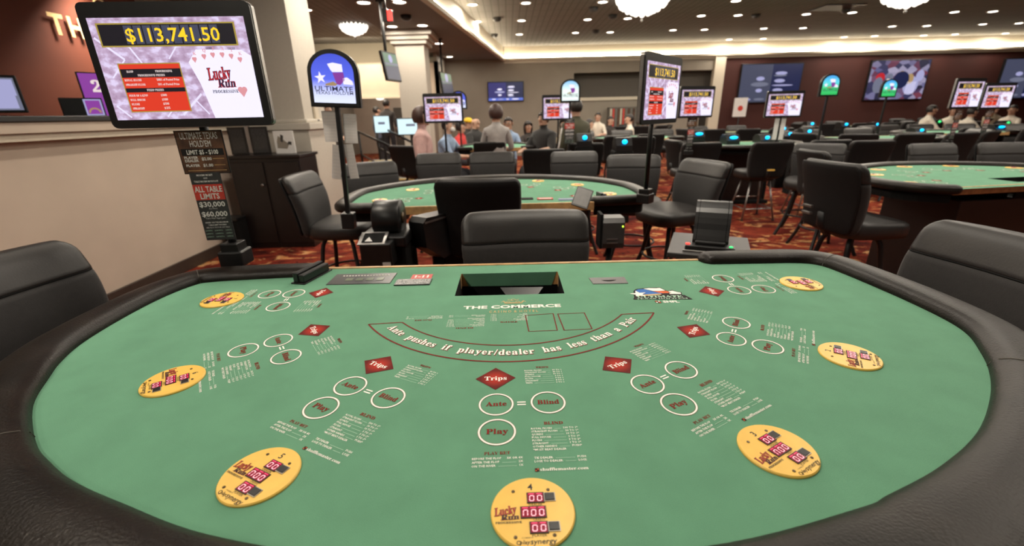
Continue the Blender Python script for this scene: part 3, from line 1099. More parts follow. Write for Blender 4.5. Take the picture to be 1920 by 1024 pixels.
# loose things on the near table
mb = MB()
r = thing('card_reader', 'small black card swipe reader standing by the left end of the wooden edge', 'card reader', (-0.675, 1.375, FELT), -0.25)
mb.box(-0.026, 0.026, -0.072, 0.072, 0, 0.004, 'black_plastic', 0.001)
mb.build('base_plate', r)
mb = MB()
mb.box(-0.020, -0.002, -0.066, 0.066, 0.004, 0.036, 'black_plastic', 0.003)
mb.box(0.002, 0.020, -0.066, 0.066, 0.004, 0.030, 'black_plastic', 0.003)
mb.box(-0.004, 0.004, -0.066, 0.066, 0.004, 0.016, 'matte_black')
mb.build('slotted_body', r)
r = thing('rate_card', 'flat red card with white figures behind the dark plate left of the chip tray', 'card', (-0.30, 1.348, FELT), 0.0)
mb = MB()
mb.box(-0.034, 0.034, -0.020, 0.022, 0.0, 0.0015, 'card_red')
mb.text('1-11', 0.0, 0.001, 0.020, 'print_white', 0.0018, 'sans', 0.05, width=0.046)
mb.build('card', r)
r = thing('code_plate', 'small black plate with speckled white code lying left of the chip tray', 'plate', (-0.315, 1.298, FELT), 0.0)
mb = MB()
mb.box(-0.060, 0.054, -0.026, 0.026, 0.0, 0.004, 'black_plastic', 0.0015)
random.seed(3)
for i in range(44):
    for j in range(9):
        if random.random() < 0.5:
            x = -0.054 + i * 0.0024; y = -0.019 + j * 0.0043
            mb.poly([(x, y), (x + 0.0017, y), (x + 0.0017, y + 0.0026), (x, y + 0.0026)], 0.0044, 'paper')
mb.build('plate', r)
# ------------------------------------------------------------------ chairs (front is +y, origin on the floor under the seat)
def cushion_back(mb, z0, z1, half, thick, m, y_of, wrap, top_r, bot_r, n=28, steps=11, corner=0.07, seam=None):
    loops = []
    H = z1 - z0
    for i in range(steps + 1):
        # denser at the ends
        q = 0.5 - 0.5 * math.cos(PI * i / steps)
        z = z0 + H * q
        ins = 0.0; cin = 0.0
        if top_r and z > z1 - top_r:
            d = (z - (z1 - top_r)) / top_r
            ins = 1 - math.sqrt(max(0, 1 - d * d * 0.96))
        if bot_r and z < z0 + bot_r:
            d = ((z0 + bot_r) - z) / bot_r
            ins = max(ins, 1 - math.sqrt(max(0, 1 - d * d * 0.96)))
        at_seam = (seam == 'top' and z > (z0 + z1) / 2) or (seam == 'bottom' and z < (z0 + z1) / 2)
        w = half(z) - ins * (0.006 if at_seam else corner)
        t = thick(z) * (1 - (0.22 if at_seam else 0.75) * ins)
        lp = []
        for (a, b) in sup(w, t, 3.6, n):
            lp.append(Vector((a, y_of(z) + b + wrap * (a / 0.25) ** 2, z)))
        loops.append(lp)
    mb.loft(loops, m)


def make_chair(style):
    c = thing('bar_chair', 'chair', 'chair')
    yb = lambda z: -0.205 - 0.085 * ((z - 0.55) / 0.45) + 0.03 * math.sin((z - 0.55) / 0.45 * PI)
    half = lambda z: 0.215 + 0.035 * min(1, max(0, (z - 0.55) / 0.3))
    th = lambda z: 0.042 + 0.010 * math.sin(max(0, min(1, (z - 0.55) / 0.45)) * PI)
    wr = 0.035
    mb = MB()
    cushion_back(mb, 0.555, 0.889, half, th, 'chair_fabric', yb, wr, 0.010, 0.06, corner=0.03, seam='top')
    back = mb.build('backrest', c)
    mb = MB()
    cushion_back(mb, 0.884, 1.0, half, lambda z: th(z) + 0.002, 'vinyl', yb, wr, 0.050, 0.010, corner=0.045, seam='bottom')
    mb.build('headrest', c)
    mb = MB()
    zz = 0.886
    pts = [Vector((a, yb(zz) + b + wr * (a / 0.25) ** 2, zz)) for (a, b) in sup(half(zz) - 0.0035, th(zz) * 0.93, 3.6, 32)]
    mb.tube(pts, 0.0042, 'matte_black', 6, closed=True)
    mb.build('seam', back)
    # back shell
    mb = MB()
    cushion_back(mb, 0.565, 0.990, lambda z: half(z) - 0.004, lambda z: 0.014, 'chair_back_black', lambda z: yb(z) - th(z) + 0.002, wr, 0.04, 0.05, corner=0.03)
    mb.build('back_shell', back)
    # seat
    mb = MB()
    loops = []
    for (z, s) in ((0.535, 0.90), (0.545, 0.97), (0.575, 1.0), (0.61, 1.0), (0.632, 0.97), (0.643, 0.88), (0.648, 0.6), (0.649, 0.2)):
        lp = []
        for (a, b) in sup(0.245 * s, 0.235 * s, 3.2, 28):
            lp.append(Vector((a, b + 0.02, z - 0.018 * max(0, (b - 0.1) / 0.13))))
        loops.append(lp)
    mb.loft(loops, 'vinyl')
    mb.build('seat', c)
    mb = MB()
    mb.tube([(0, -0.10, 0.56), (0, -0.20, 0.55), (0, -0.245, 0.60), (0, -0.26, 0.68)], [0.03, 0.035, 0.035, 0.028], 'leg_black', 8)
    mb.build('back_bracket', c)
    if style == 'black':
        mb = MB()
        mb.lathe([(0.12, 0.505), (0.14, 0.515), (0.14, 0.535), (0.05, 0.54)], 'leg_black', n=16)
        mb.build('swivel_plate', c)
        for sx in (-1, 1):
            for sy in (-1, 1):
                mb = MB()
                p = [(sx * 0.085, sy * 0.085, 0.525), (sx * 0.115, sy * 0.115, 0.47), (sx * 0.135, sy * 0.13, 0.36), (sx * 0.160, sy * 0.155, 0.20), (sx * 0.205, sy * 0.195, 0.05), (sx * 0.222, sy * 0.212, 0.002)]
                mb.tube(spline(p, 3), 0.0165, 'leg_black', 8)
                mb.build('leg', c)
        mb = MB()
        mb.tube([(0.212 * math.cos(2 * PI * i / 24), 0.205 * math.sin(2 * PI * i / 24), 0.235) for i in range(24)], 0.0095, 'leg_black', 6, closed=True)
        mb.build('foot_ring', c)
    else:
        mb = MB()
        mb.box(-0.15, 0.15, -0.14, 0.14, 0.505, 0.535, 'leg_black', 0.006)
        mb.build('swivel_plate', c)
        for sx in (-1, 1):
            for sy in (-1, 1):
                mb = MB()
                mb.tube([(sx * 0.12, sy * 0.11, 0.51), (sx * 0.205, sy * 0.195, 0.012)], 0.0115, 'steel', 8)
                mb.lathe([(0.018, 0), (0.018, 0.012)], 'leg_black', (sx * 0.206, sy * 0.196, 0.0), 10)
                mb.build('leg', c)
        mb = MB()
        mb.box(-0.045, 0.045, -0.312, -0.298, 0.655, 0.675, 'disc_yellow', 0.002)
        mb.build('name_tag', back)
        for (a, b) in (((-1, 1), (1, 1)), ((-1, -1), (1, -1)), ((-1, -1), (-1, 1)), ((1, -1), (1, 1))):
            mb = MB()
            z = 0.26 if a[1] == b[1] and a[1] == 1 else 0.15
            k = 0.12 + (0.51 - z) / 0.5 * 0.085
            k2 = 0.11 + (0.51 - z) / 0.5 * 0.085
            mb.tube([(a[0] * k, a[1] * k2, z), (b[0] * k, b[1] * k2, z)], 0.009, 'chrome' if z > 0.2 else 'steel', 8)
            mb.build('footrest_bar', c)
    return c


CHAIR = {'black': make_chair('black'), 'steel': make_chair('steel')}
_used = set()


def put_chair(px, py, face, label, group=None, style='black', ztop=1.0, pos=None, scale=1.0):
    """the middle of the backrest's top edge as measured in the photo at its real height; face: 0 looks at the camera, 90 to the right, 180 away"""
    p = Vector(pos + (0,)) if pos else at_z(px, py, ztop * 1.0)
    f = math.radians(face)
    d = Vector((math.sin(f), -math.cos(f), 0))
    proto = CHAIR[style]
    if style in _used:
        c = copy_tree(proto)
    else:
        c = proto
        _used.add(style)
    c.location = (p.x + d.x * 0.27, p.y + d.y * 0.27, 0)
    c.rotation_euler = (0, 0, math.atan2(d.y, d.x) - PI / 2)
    c.scale = (scale, scale, ztop)
    tag(c, label, 'chair', group)
    return c


# near chairs
put_chair(0, 0, 84, 'black padded chair cropped by the left edge of the photo, at the rail', pos=(-1.64, 1.27))
put_chair(0, 0, -84, 'black padded chair cropped by the right edge of the photo, at the rail', pos=(1.56, 1.27))
put_chair(0, 0, 2, "black padded dealer's chair facing the camera across the foreground table", pos=(0.058, 1.775), scale=1.06)
put_chair(0, 0, 176, "tall black chair seen from behind at the second table's dealer edge", pos=(-0.185, 2.42), ztop=1.055, scale=0.98)
put_chair(0, 0, 90, 'black padded stool seen from the side, left of the second table', pos=(-1.60, 3.32))
put_chair(0, 0, -72, 'black padded stool turned left beside the right end of the second table', pos=(1.60, 3.60), scale=1.05)
_rr = put_chair(0, 0, 94, "black stool seen from behind, pulled up to the right hand table", pos=(2.12, 2.90), ztop=1.05)
for _z in (0.70, 0.655):
    mb = MB()
    mb.box(-0.115, -0.035, -0.325, -0.300, _z, _z + 0.016, 'steel', 0.003)
    mb.build('back_slot', _rr)
put_chair(0, 0, 84, 'black stool partly hidden just behind the stool at the right hand table', pos=(2.92, 4.30))
put_chair(0, 0, -40, 'black stool with rounded back peeping over the stools at the right hand table', pos=(3.55, 5.10))
put_chair(1452, 266, 180, 'dark stool on steel legs with chrome footrest, standing alone on the carpet at right', style='steel')
# far side of the second table
put_chair(822, 287, 4, 'black padded chair across the second table, below the person in pink')
put_chair(922, 285, 0, 'black padded chair across the second table, directly below the person in the grey shirt')
put_chair(1076, 284, -3, 'black padded chair across the second table, below the olive jacket')
put_chair(1188, 290, -10, 'black padded chair at the far right of the second table, beside the screen pole')
put_chair(690, 304, 28, 'black padded chair at the far left of the second table, behind the hanging papers')
# behind
put_chair(1020, 279, 180, 'unlit black chair back between two grey fronted chairs behind the second table')
put_chair(917, 266, 180, 'chair back right behind the seated person in the grey shirt')
put_chair(1013, 256, 180, 'chair back with a pale tag below the seated person in a black jacket')
put_chair(1098, 268, 175, 'chair back below the lone cyan light at the middle')
put_chair(752, 273, 150, 'rounded chair back behind the person in pink')
put_chair(1200, 256, 160, 'dark chair back left of the large tilted screen pole, far back')
put_chair(1158, 254, 200, 'dark leaning chair back with the second cyan light')
put_chair(1262, 262, 95, 'dark chair seen edge on just right of the large tilted screen pole')
put_chair(1318, 267, 180, 'dark chair back at the black railed table behind the right stool', style='steel')
put_chair(1562, 262, 176, 'dark chair back behind the row at the right, left of two in line', style='steel')
put_chair(1640, 263, 176, 'dark chair back behind the row at the right, right of two in line', style='steel')
put_chair(1746, 269, 0, 'black padded chair across the right hand table, left one of two')
put_chair(1880, 267, -4, 'black padded chair across the right hand table, cropped by the photo edge')
# rows round the far tables
random.seed(11)
for (tx, ty, ang, wx, lab), word in zip(FAR[2:], ('beneath the screen by the recess', 'in the dark rows below the green arch signs', 'in front of the left dark wall screen', 'near the pair of screens at the right', 'under the crowd screen on the red wall', 'below the cropped wall screen', 'by the shelf of striped racks')):
    if tx < 3.5 and ty < 10:
        seats = ((-0.9, 0.95, 12), (0.0, 1.05, 0), (0.9, 0.95, -12), (0.0, -1.15, 180))
    else:
        seats = ((-1.45, 0.25, 75), (-1.0, 0.85, 25), (-0.35, 1.08, 5), (0.35, 1.08, -5), (1.0, 0.85, -25), (1.45, 0.25, -75), (-0.55, -1.05, 178), (0.45, -1.1, 183))
    for (dx, dy, f) in seats:
        if ang == 0:
            dy, f = -dy, 180 - f
        put_chair(0, 0, f + random.uniform(-8, 8), 'black padded chair round the far table ' + word.replace('in the dark rows ', ''), 'far chairs ' + word, pos=(tx + dx, ty + dy), style='black')

# ------------------------------------------------------------------ lit screens on poles
def screen_parts():
    """24 inch screen: casing and picture, centred, facing -y"""
    W, Hh = 0.496, 0.350
    case = MB()
    case.M = upright()
    pts = []
    for (cx, cy, a0) in ((W / 2 - 0.018, Hh / 2 - 0.018, 0), (-W / 2 + 0.018, Hh / 2 - 0.018, 90), (-W / 2 + 0.018, -Hh / 2 + 0.018, 180), (W / 2 - 0.018, -Hh / 2 + 0.018, 270)):
        for k in range(5):
            a = math.radians(a0 + 22.5 * k)
            pts.append((cx + 0.018 * math.cos(a), cy + 0.018 * math.sin(a)))
    case.prism(pts, -0.030, 0.0, 'black_plastic')
    case.prism([(x * 1.005, y * 1.005) for x, y in pts], -0.028, -0.010, 'steel')
    case.box(-0.10, 0.10, -0.10, 0.10, -0.055, -0.03, 'black_plastic', 0.005)
    pic = MB()
    pic.M = upright()
    w, h = W - 0.045, Hh - 0.066
    y0 = -0.008

    def rect(xa, xb, ya, yb, z, m):
        pic.poly([(xa, ya), (xb, ya), (xb, yb), (xa, yb)], z, m)
    pic.M = upright() @ Matrix.Translation((0, y0, 0))
    rect(-w / 2, w / 2, -h / 2, h / 2, 0.0010, 'scr_lilac')
    # big pale diagonal card-edge lines
    for (xa, ya, xb, yb, t) in ((-0.22, 0.09, -0.15, 0.03, 0.006), (-0.15, 0.03, -0.20, -0.02, 0.004), (-0.13, 0.07, -0.10, 0.015, 0.005), (-0.02, -0.13, 0.05, -0.07, 0.006), (-0.07, -0.135, -0.02, -0.085, 0.004), (-0.18, -0.135, -0.215, -0.10, 0.005), (-0.02, 0.03, 0.02, 0.075, 0.004), (0.06, -0.13, 0.03, -0.09, 0.004)):
        dx, dy = xb - xa, yb - ya
        l = math.hypot(dx, dy)
        nx, ny = -dy / l * t / 2, dx / l * t / 2
        pic.poly([(xa - nx, ya - ny), (xb - nx, yb - ny), (xb + nx, yb + ny), (xa + nx, ya + ny)], 0.0012, 'scr_white')
    # fan of cards
    pic.poly([(0.035, 0.020), (0.065, 0.055), (0.20, 0.052), (w / 2, 0.035), (w / 2, -h / 2), (0.075, -h / 2), (0.055, -0.04)], 0.0014, 'scr_card')
    for i, (x, y) in enumerate(((0.055, 0.028), (0.085, 0.036), (0.112, 0.040), (0.140, 0.040), (0.166, 0.036), (0.190, 0.026))):
        pic.disc(x - 0.003, y + 0.002, 0.0042, 0.0017, 'scr_pink', 8)
        pic.disc(x + 0.003, y + 0.002, 0.0042, 0.0017, 'scr_pink', 8)
        pic.poly([(x - 0.0068, y), (x, y - 0.010), (x + 0.0068, y)], 0.0017, 'scr_pink')
        pic.text('KQJA1K'[i], x + 0.004, y + 0.016, 0.009, 'scr_pink', 0.0017, 'serif', res=1)
    for k in (-1, 1):
        pic.disc(0.178 + k * 0.006, -0.060, 0.0085, 0.0016, 'scr_pink', 12)
    pic.poly([(0.164, -0.062), (0.178, -0.082), (0.192, -0.062)], 0.0016, 'scr_pink')
    # jackpot header
    rect(-0.205, 0.195, 0.064, 0.128, 0.0013, 'scr_gold')
    rect(-0.200, 0.190, 0.068, 0.124, 0.0016, 'scr_dark')
    for i in range(10):
        rect(-0.128 + i * 0.0275, -0.1045 + i * 0.0275, 0.072, 0.121, 0.0018, 'scr_slate')
    pic.text('$113,741.50', 0.010, 0.096, 0.036, 'scr_yellow', 0.0021, 'sans', 0.012, width=0.272)
    # red award board
    rect(-0.176, 0.008, -0.120, 0.020, 0.0013, 'scr_gold')
    rect(-0.173, 0.005, -0.117, 0.017, 0.0016, 'scr_red')
    rect(-0.173, 0.005, -0.020, 0.004, 0.0018, 'scr_dark')
    rect(-0.173, 0.005, -0.062, -0.050, 0.0018, 'scr_dark')
    T = lambda s, x, y, hh, m, al, wd: pic.text(s, x, y, hh, m, 0.0021, 'serif', 0.01, al, width=wd, res=1)
    T('HAND', -0.155, -0.003, 0.006, 'scr_pale', 'L', 0.020)
    T('PROGRESSIVE', -0.070, -0.003, 0.006, 'scr_pale', 'L', 0.050)
    T('PROGRESSIVE PRIZES', -0.085, -0.014, 0.006, 'scr_pale', 'C', 0.080)
    T('ROYAL FLUSH', -0.168, -0.027, 0.006, 'scr_pale', 'L', 0.050)
    T('100% of Posted Prize', -0.073, -0.027, 0.006, 'scr_pale', 'L', 0.068)
    T('STRAIGHT FLUSH', -0.168, -0.040, 0.006, 'scr_pale', 'L', 0.058)
    T('10% of Posted Prize', -0.073, -0.040, 0.006, 'scr_pale', 'L', 0.065)
    T('FIXED PRIZES', -0.085, -0.056, 0.006, 'scr_pale', 'C', 0.050)
    for i, (a, b) in enumerate((('FOUR OF A KIND', '$300'), ('FULL HOUSE', '$100'), ('FLUSH', '$50'), ('STRAIGHT', '$25'))):
        T(a, -0.168, -0.071 - i * 0.0125, 0.006, 'scr_pale', 'L', (0.056, 0.045, 0.024, 0.035)[i])
        T(b, -0.073, -0.071 - i * 0.0125, 0.006, 'scr_pale', 'L', 0.018)
    # logo
    pic.text('Lucky', 0.118, -0.012, 0.034, 'scr_ink', 0.0017, 'serif', 0.035, width=0.071, rot=0.06, shear=0.12)
    pic.text('Lucky', 0.118, -0.012, 0.034, 'scr_crimson', 0.0021, 'serif', 0.006, width=0.067, rot=0.06, shear=0.12)
    pic.text('Run', 0.135, -0.040, 0.024, 'scr_crimson', 0.0017, 'serif', 0.030, width=0.055, shear=0.1)
    pic.text('Run', 0.135, -0.040, 0.024, 'scr_ink', 0.0021, 'serif', 0.006, width=0.051, shear=0.1)
    pic.text('PROGRESSIVE', 0.126, -0.064, 0.009, 'scr_ink', 0.0021, 'serif', 0.006, width=0.078, res=1)
    for (x, y, wd) in ((0.105, 0.058, 0.018), (0.172, 0.056, 0.022)):
        pic.text('LUCKY', x, y, 0.006, 'scr_ink', 0.0021, 'serif', 0.01, width=wd, res=1)
    # glare-free glass edge
    return case, pic


def make_display(label, group=None):
    r = thing('jackpot_display', label, 'display screen', (0, 0, 0), 0, group)
    case, pic = screen_parts()
    head = case.build('screen_casing', r, (0, 0, 0.623))
    pic.build('screen_picture', head)
    mb = MB()
    mb.tube([(0.0, 0.050, 0.0), (0.0, 0.050, 0.623)], 0.0135, 'black_metal', 10)
    mb.build('pole', r)
    mb = MB()
    mb.box(-0.042, 0.042, 0.010, 0.090, -0.035, 0.022, 'black_plastic', 0.006)
    mb.box(-0.030, 0.030, 0.018, 0.082, 0.020, 0.05, 'black_metal', 0.003)
    mb.build('pole_clamp', r)
    return r


def bev_rect_sign(mb, w, h, m, th=0.003):
    mb.M = upright()
    mb.prism([(-w / 2, -h / 2), (w / 2, -h / 2), (w / 2, h / 2), (-w / 2, h / 2)], -th, 0, m)


disp = make_display('large lit jackpot screen at left with two signs on its pole')
# two hanging signs
mb = MB()
w, h = 0.150, 0.140
bev_rect_sign(mb, w, h, 'print_black')
mat('sign_brown', (0.10, 0.042, 0.020), 0.5, var=0.7, vscale=20)
mb.poly([(-w / 2 + 0.003, -h / 2 + 0.003), (w / 2 - 0.003, -h / 2 + 0.003), (w / 2 - 0.003, h / 2 - 0.003), (-w / 2 + 0.003, h / 2 - 0.003)], 0.0006, 'sign_brown')
mb.poly([(-w / 2 + 0.008, -0.010), (w / 2 - 0.008, -0.010), (w / 2 - 0.008, 0.012), (-w / 2 + 0.008, 0.012)], 0.0009, 'print_black')
mb.text('ULTIMATE TEXAS', 0, 0.053, 0.021, 'paper', 0.0014, 'sans', 0.0, width=0.118)
mb.text("HOLD'EM", 0, 0.028, 0.020, 'paper', 0.0014, 'sans', 0.0, width=0.066)
mb.text('LIMIT $5 - $100', 0, 0.001, 0.014, 'paper', 0.0014, 'sans', 0.02, width=0.100)
mb.text('PLAYER', -0.040, -0.0165, 0.008, 'paper', 0.0014, 'sans', 0.03, width=0.044)
mb.text('DEALER', -0.040, -0.0265, 0.008, 'paper', 0.0014, 'sans', 0.03, width=0.044)
mb.text('$2.00', 0.008, -0.021, 0.009, 'paper', 0.0014, 'sans', 0.03, width=0.032)
mb.text('PLAYER', -0.040, -0.042, 0.008, 'paper', 0.0014, 'sans', 0.03, width=0.044)
mb.text('$1.00', 0.008, -0.042, 0.009, 'paper', 0.0014, 'sans', 0.03, width=0.032)
for y in (-0.021, -0.042, -0.059):
    xa = -0.06 if y == -0.059 else 0.028
    mb.poly([(xa, y - 0.001), (0.064, y - 0.001), (0.064, y + 0.001), (xa, y + 0.001)], 0.0014, 'light_wood')
o = mb.build('game_sign', disp, (-0.010, 0.028, 0.367), (0, 0.0, 0.03))
o['label'] = "brown sign reading Ultimate Texas Hold'em"
mb = MB()
w, h = 0.098, 0.236
bev_rect_sign(mb, w, h, 'card_dark')
mat('sign_charcoal', (0.030, 0.032, 0.034), 0.5, var=0.2)
mb.poly([(-w / 2 + 0.002, -h / 2 + 0.002), (w / 2 - 0.002, -h / 2 + 0.002), (w / 2 - 0.002, h / 2 - 0.002), (-w / 2 + 0.002, h / 2 - 0.002)], 0.0006, 'sign_charcoal')
mb.poly([(-w / 2 + 0.001, 0.025), (w / 2 - 0.001, 0.025), (w / 2 - 0.001, 0.078), (-w / 2 + 0.001, 0.078)], 0.0009, 'card_red')
mb.text('MAXIMUM BET', 0, 0.109, 0.006, 'paper', 0.0014, 'sans', 0.02, width=0.052, res=1)
mb.text('AND', 0, 0.099, 0.005, 'paper', 0.0014, 'sans', 0.02, width=0.014, res=1)
mb.text('TABLE MAXIMUM PAYOUT', 0, 0.088, 0.006, 'paper', 0.0014, 'sans', 0.02, width=0.078, res=1)
mb.text('ALL TABLE', 0, 0.062, 0.019, 'paper', 0.0014, 'sans', 0.022, width=0.088)
mb.text('LIMITS', 0, 0.038, 0.018, 'paper', 0.0014, 'sans', 0.022, width=0.062)
mb.text('$30,000', 0, 0.010, 0.017, 'paper', 0.0014, 'sans', 0.022, width=0.084)
mb.text('Per Hand', 0, -0.005, 0.005, 'paper', 0.0014, 'sans', 0.0, width=0.026, res=1)
mb.text('$60,000', 0, -0.024, 0.017, 'paper', 0.0014, 'sans', 0.022, width=0.084)
mb.text('Table Max Aggregate', 0, -0.039, 0.005, 'paper', 0.0014, 'sans', 0.0, width=0.066, res=1)
mb.poly([(-0.044, -0.0475), (0.044, -0.0475), (0.044, -0.0465), (-0.044, -0.0465)], 0.0014, 'grey_plastic')
for i, (s, wd) in enumerate((('BASED ON THE MAXIMUM', 0.075), ('TABLE LIMIT WAGERS', 0.06), ('SEE FLOOR FOR DETAILS', 0.078))):
    mb.text(s, 0, -0.054 - i * 0.009, 0.0045, 'paper', 0.0014, 'sans', 0.02 if i < 2 else 0.0, width=wd, res=1)
for j in range(6):
    for i, (x, wd) in enumerate(((-0.033, 0.022), (0.0, 0.026), (0.033, 0.020))):
        y = -0.083 - j * 0.0056
        mb.text('LIMITS', x, y, 0.0038, 'grey_plastic' if j % 2 else 'print_mint', 0.0014, 'sans', 0.0, width=wd, res=1)
o = mb.build('limits_sign', disp, (-0.020, 0.024, 0.184), (0, 0.0, 0.05))
o['label'] = 'tall dark sign reading All Table Limits'
lim_sign = o
disp.location = (-1.012, 1.475, 0.918)
disp.rotation_euler = (0, 0, 0.05)


def put_display(px_c, y_top, y_bot, rz, label, W=None, base=0.9, signs=False, Y=None):
    """a screen whose top and bottom edges were measured in the photo (they are 0.345 m apart)"""
    if Y is None:
        Y = 0.345 * FPX / (y_bot - y_top) * 1.0
    p = at_y(px_c, (y_top + y_bot) / 2, Y)
    d = copy_tree(disp, None, () if signs else ('game_sign', 'limits_sign'))
    ca, sa = math.cos(rz), math.sin(rz)
    d.location = (p.x, p.y, base)
    d.rotation_euler = (0, 0, rz)
    for ch in d.children:
        nm = ch.name.split('.')[0]
        if nm == 'screen_casing':
            ch.location = (0, 0, p.z - base)
        elif nm == 'pole':
            ch.scale = (1, 1, (p.z - base) / 0.623)
    return tag(d, label, 'display screen')


put_display(1243, 107, 231, 0.86, 'tall angled jackpot screen on a pole at the second table', base=0.895, Y=2.58)
put_display(831, 179, 227, 0.02, 'jackpot screen above the person in pink, in front of a small arch sign')
put_display(1048, 181, 222, 0.05, 'jackpot screen half hidden by the pale arch sign')
put_display(1307, 166, 217, 0.33, 'jackpot screen next to the tall angled screen, by the recess', signs=True)
_d6 = put_display(1471, 174, 217, -0.10, 'jackpot screen in front of the left dark wall screen')
for _x in (-0.045, 0.045):
    mb = MB(); mb.M = upright()
    mb.prism([(-0.030, -0.20), (0.030, -0.20), (0.030, 0.20), (-0.030, 0.20)], -0.001, 0.001, 'paper')
    mb.build('paper_notice', _d6, (_x, 0.03, 0.26))
put_display(1816, 151, 200, 0.26, 'jackpot screen at far right, left one of the pair', signs=True)
put_display(1872, 159, 201, 0.10, 'jackpot screen at far right, right one of the pair', signs=True)

# ------------------------------------------------------------------ arch shaped lit signs
def arch_outline(w, h, inset=0.0, n=16, z0=0.0):
    r = w / 2 - inset
    hh = h - w / 2 * 0.86
    pts = [(-r, z0 + inset), (r, z0 + inset)]
    for i in range(n + 1):
        a = PI * i / n
        pts.append((r * math.cos(a), hh + (w / 2 * 0.86 - inset) * math.sin(a)))
    return pts


def make_arch(label, face, words=True):
    r = thing('arch_sign', label, 'lit sign')
    W, Hh = 0.254, 0.275
    mb = MB(); mb.M = upright()
    mb.prism(arch_outline(W, Hh), -0.045, 0.0, 'black_plastic', 0.006)
    hd = mb.build('sign_casing', r, (0, 0, 0.575))
    mb = MB(); mb.M = upright() @ Matrix.Translation((0, 0, 0.0012))
    mb.poly(arch_outline(W, Hh, 0.022), 0, face)
    hd2 = mb.build('lit_panel', hd)
    mb = MB(); mb.M = upright() @ Matrix.Translation((0, 0, 0.0022))
    st = []
    for i in range(10):
        rr = 0.030 if i % 2 == 0 else 0.012
        a = PI / 2 + i * PI / 5 + 0.12
        st.append((-0.062 + rr * math.cos(a), 0.140 + rr * math.sin(a)))
    for i in range(10):
        mb.add([(-0.062, 0.140, 0), (st[i][0], st[i][1], 0), (st[(i + 1) % 10][0], st[(i + 1) % 10][1], 0)], [(0, 1, 2)], 'scr_card')
    mb.poly([(-0.022, 0.205), (0.005, 0.212), (0.05, 0.205), (0.052, 0.170), (0.0, 0.168), (-0.008, 0.178)], 0, 'scr_card')
    mb.poly([(0.0, 0.166), (0.054, 0.168), (0.058, 0.132), (0.034, 0.108), (0.016, 0.112)], 0, 'scr_purple')
    mb.poly([(0.048, 0.140), (0.070, 0.146), (0.096, 0.128), (0.100, 0.110), (0.050, 0.112)], 0, 'scr_card')
    mb.poly([(-0.040, 0.112), (0.0, 0.124), (0.02, 0.112), (0.01, 0.104), (-0.04, 0.104)], 0, 'scr_tan')
    if words:
        mb.text('ULTIMATE', 0, 0.090, 0.023, 'scr_ink', 0.0004, 'sans', 0.012, width=0.190)
        mb.text("TEXAS HOLD'EM", 0, 0.070, 0.015, 'scr_ink', 0.0004, 'sans', 0.008, width=0.190)
    mb.build('sign_art', hd)
    mb = MB()
    mb.box(-0.011, 0.011, 0.010, 0.032, 0.0, 0.60, 'black_metal')
    mb.build('pole', r)
    mb = MB()
    mb.box(-0.035, 0.035, -0.01, 0.055, -0.075, 0.015, 'black_plastic', 0.005)
    mb.build('pole_clamp', r)
    return r


arch = make_arch('blue lit arch sign on a leaning pole with white papers, left of centre', 'arch_blue')
p = at_y(655, 405, 2.42)
arch.location = (p.x - 0.012, p.y, p.z - 0.0)
arch.rotation_euler = (0, 0.05, 0.06)
arch_children = list(arch.children)
for i, (x0, z0, x1, z1, rr) in enumerate(((-0.088, 0.40, -0.012, 0.557, 0.03), (0.018, 0.395, 0.088, 0.545, -0.02), (-0.062, 0.20, -0.012, 0.385, -0.13), (0.018, 0.205, 0.066, 0.390, 0.10))):
    mb = MB(); mb.M = upright()
    w, h = x1 - x0, z1 - z0
    mb.prism([(-w / 2, -h / 2), (w / 2, -h / 2), (w / 2, h / 2), (-w / 2, h / 2)], -0.0008, 0.0008, 'paper')
    for k in range(9):
        yy = h / 2 - 0.015 - k * h / 10
        mb.poly([(-w / 2 + 0.006, yy), (w / 2 - 0.006, yy), (w / 2 - 0.006, yy + 0.0015), (-w / 2 + 0.006, yy + 0.0015)], 0.0011, 'print_white')
    mb.build('paper_notice', arch, ((x0 + x1) / 2, 0.036, (z0 + z1) / 2), (0, -rr, 0))


def put_arch(px, y_top, y_bot, face, label, rz=0.0, base=0.9, Y=None):
    if Y is None:
        Y = 0.30 * FPX / (y_bot - y_top)
    p = at_y(px, y_bot, Y)
    d = copy_tree(arch, None, ('paper_notice',))
    d.location = (p.x, p.y, base)
    d.rotation_euler = (0, 0, rz)
    for ch in d.children:
        nm = ch.name.split('.')[0]
        if nm == 'sign_casing':
            ch.location = (0, 0, p.z - base)
            for g in ch.children:
                if g.name.startswith('lit_panel') and face != 'arch_blue':
                    g.data = g.data.copy()
                    g.data.materials.clear()
                    g.data.materials.append(MATS[face])
        elif nm == 'pole':
            ch.scale = (1, 1, (p.z - base) / 0.575)
    return tag(d, label, 'lit sign')


put_arch(861, 172, 205, 'arch_blue', 'small blue arch sign half hidden behind the jackpot screen above the person in pink')
_a3 = put_arch(1069, 151, 192, 'arch_pale', 'pale white arch sign in front of the person in the olive jacket')
_c = lim_sign.copy()
COL.objects.link(_c)
_c.parent = _a3
_c.location = (0.0, 0.0, 0.26)
_c.scale = (1.3, 1, 1.3)
put_arch(1553, 141, 181, 'arch_green', 'green lit arch sign between the two large wall screens')
put_arch(1664, 150, 183, 'arch_green', 'green lit arch sign in front of the crowd screen')
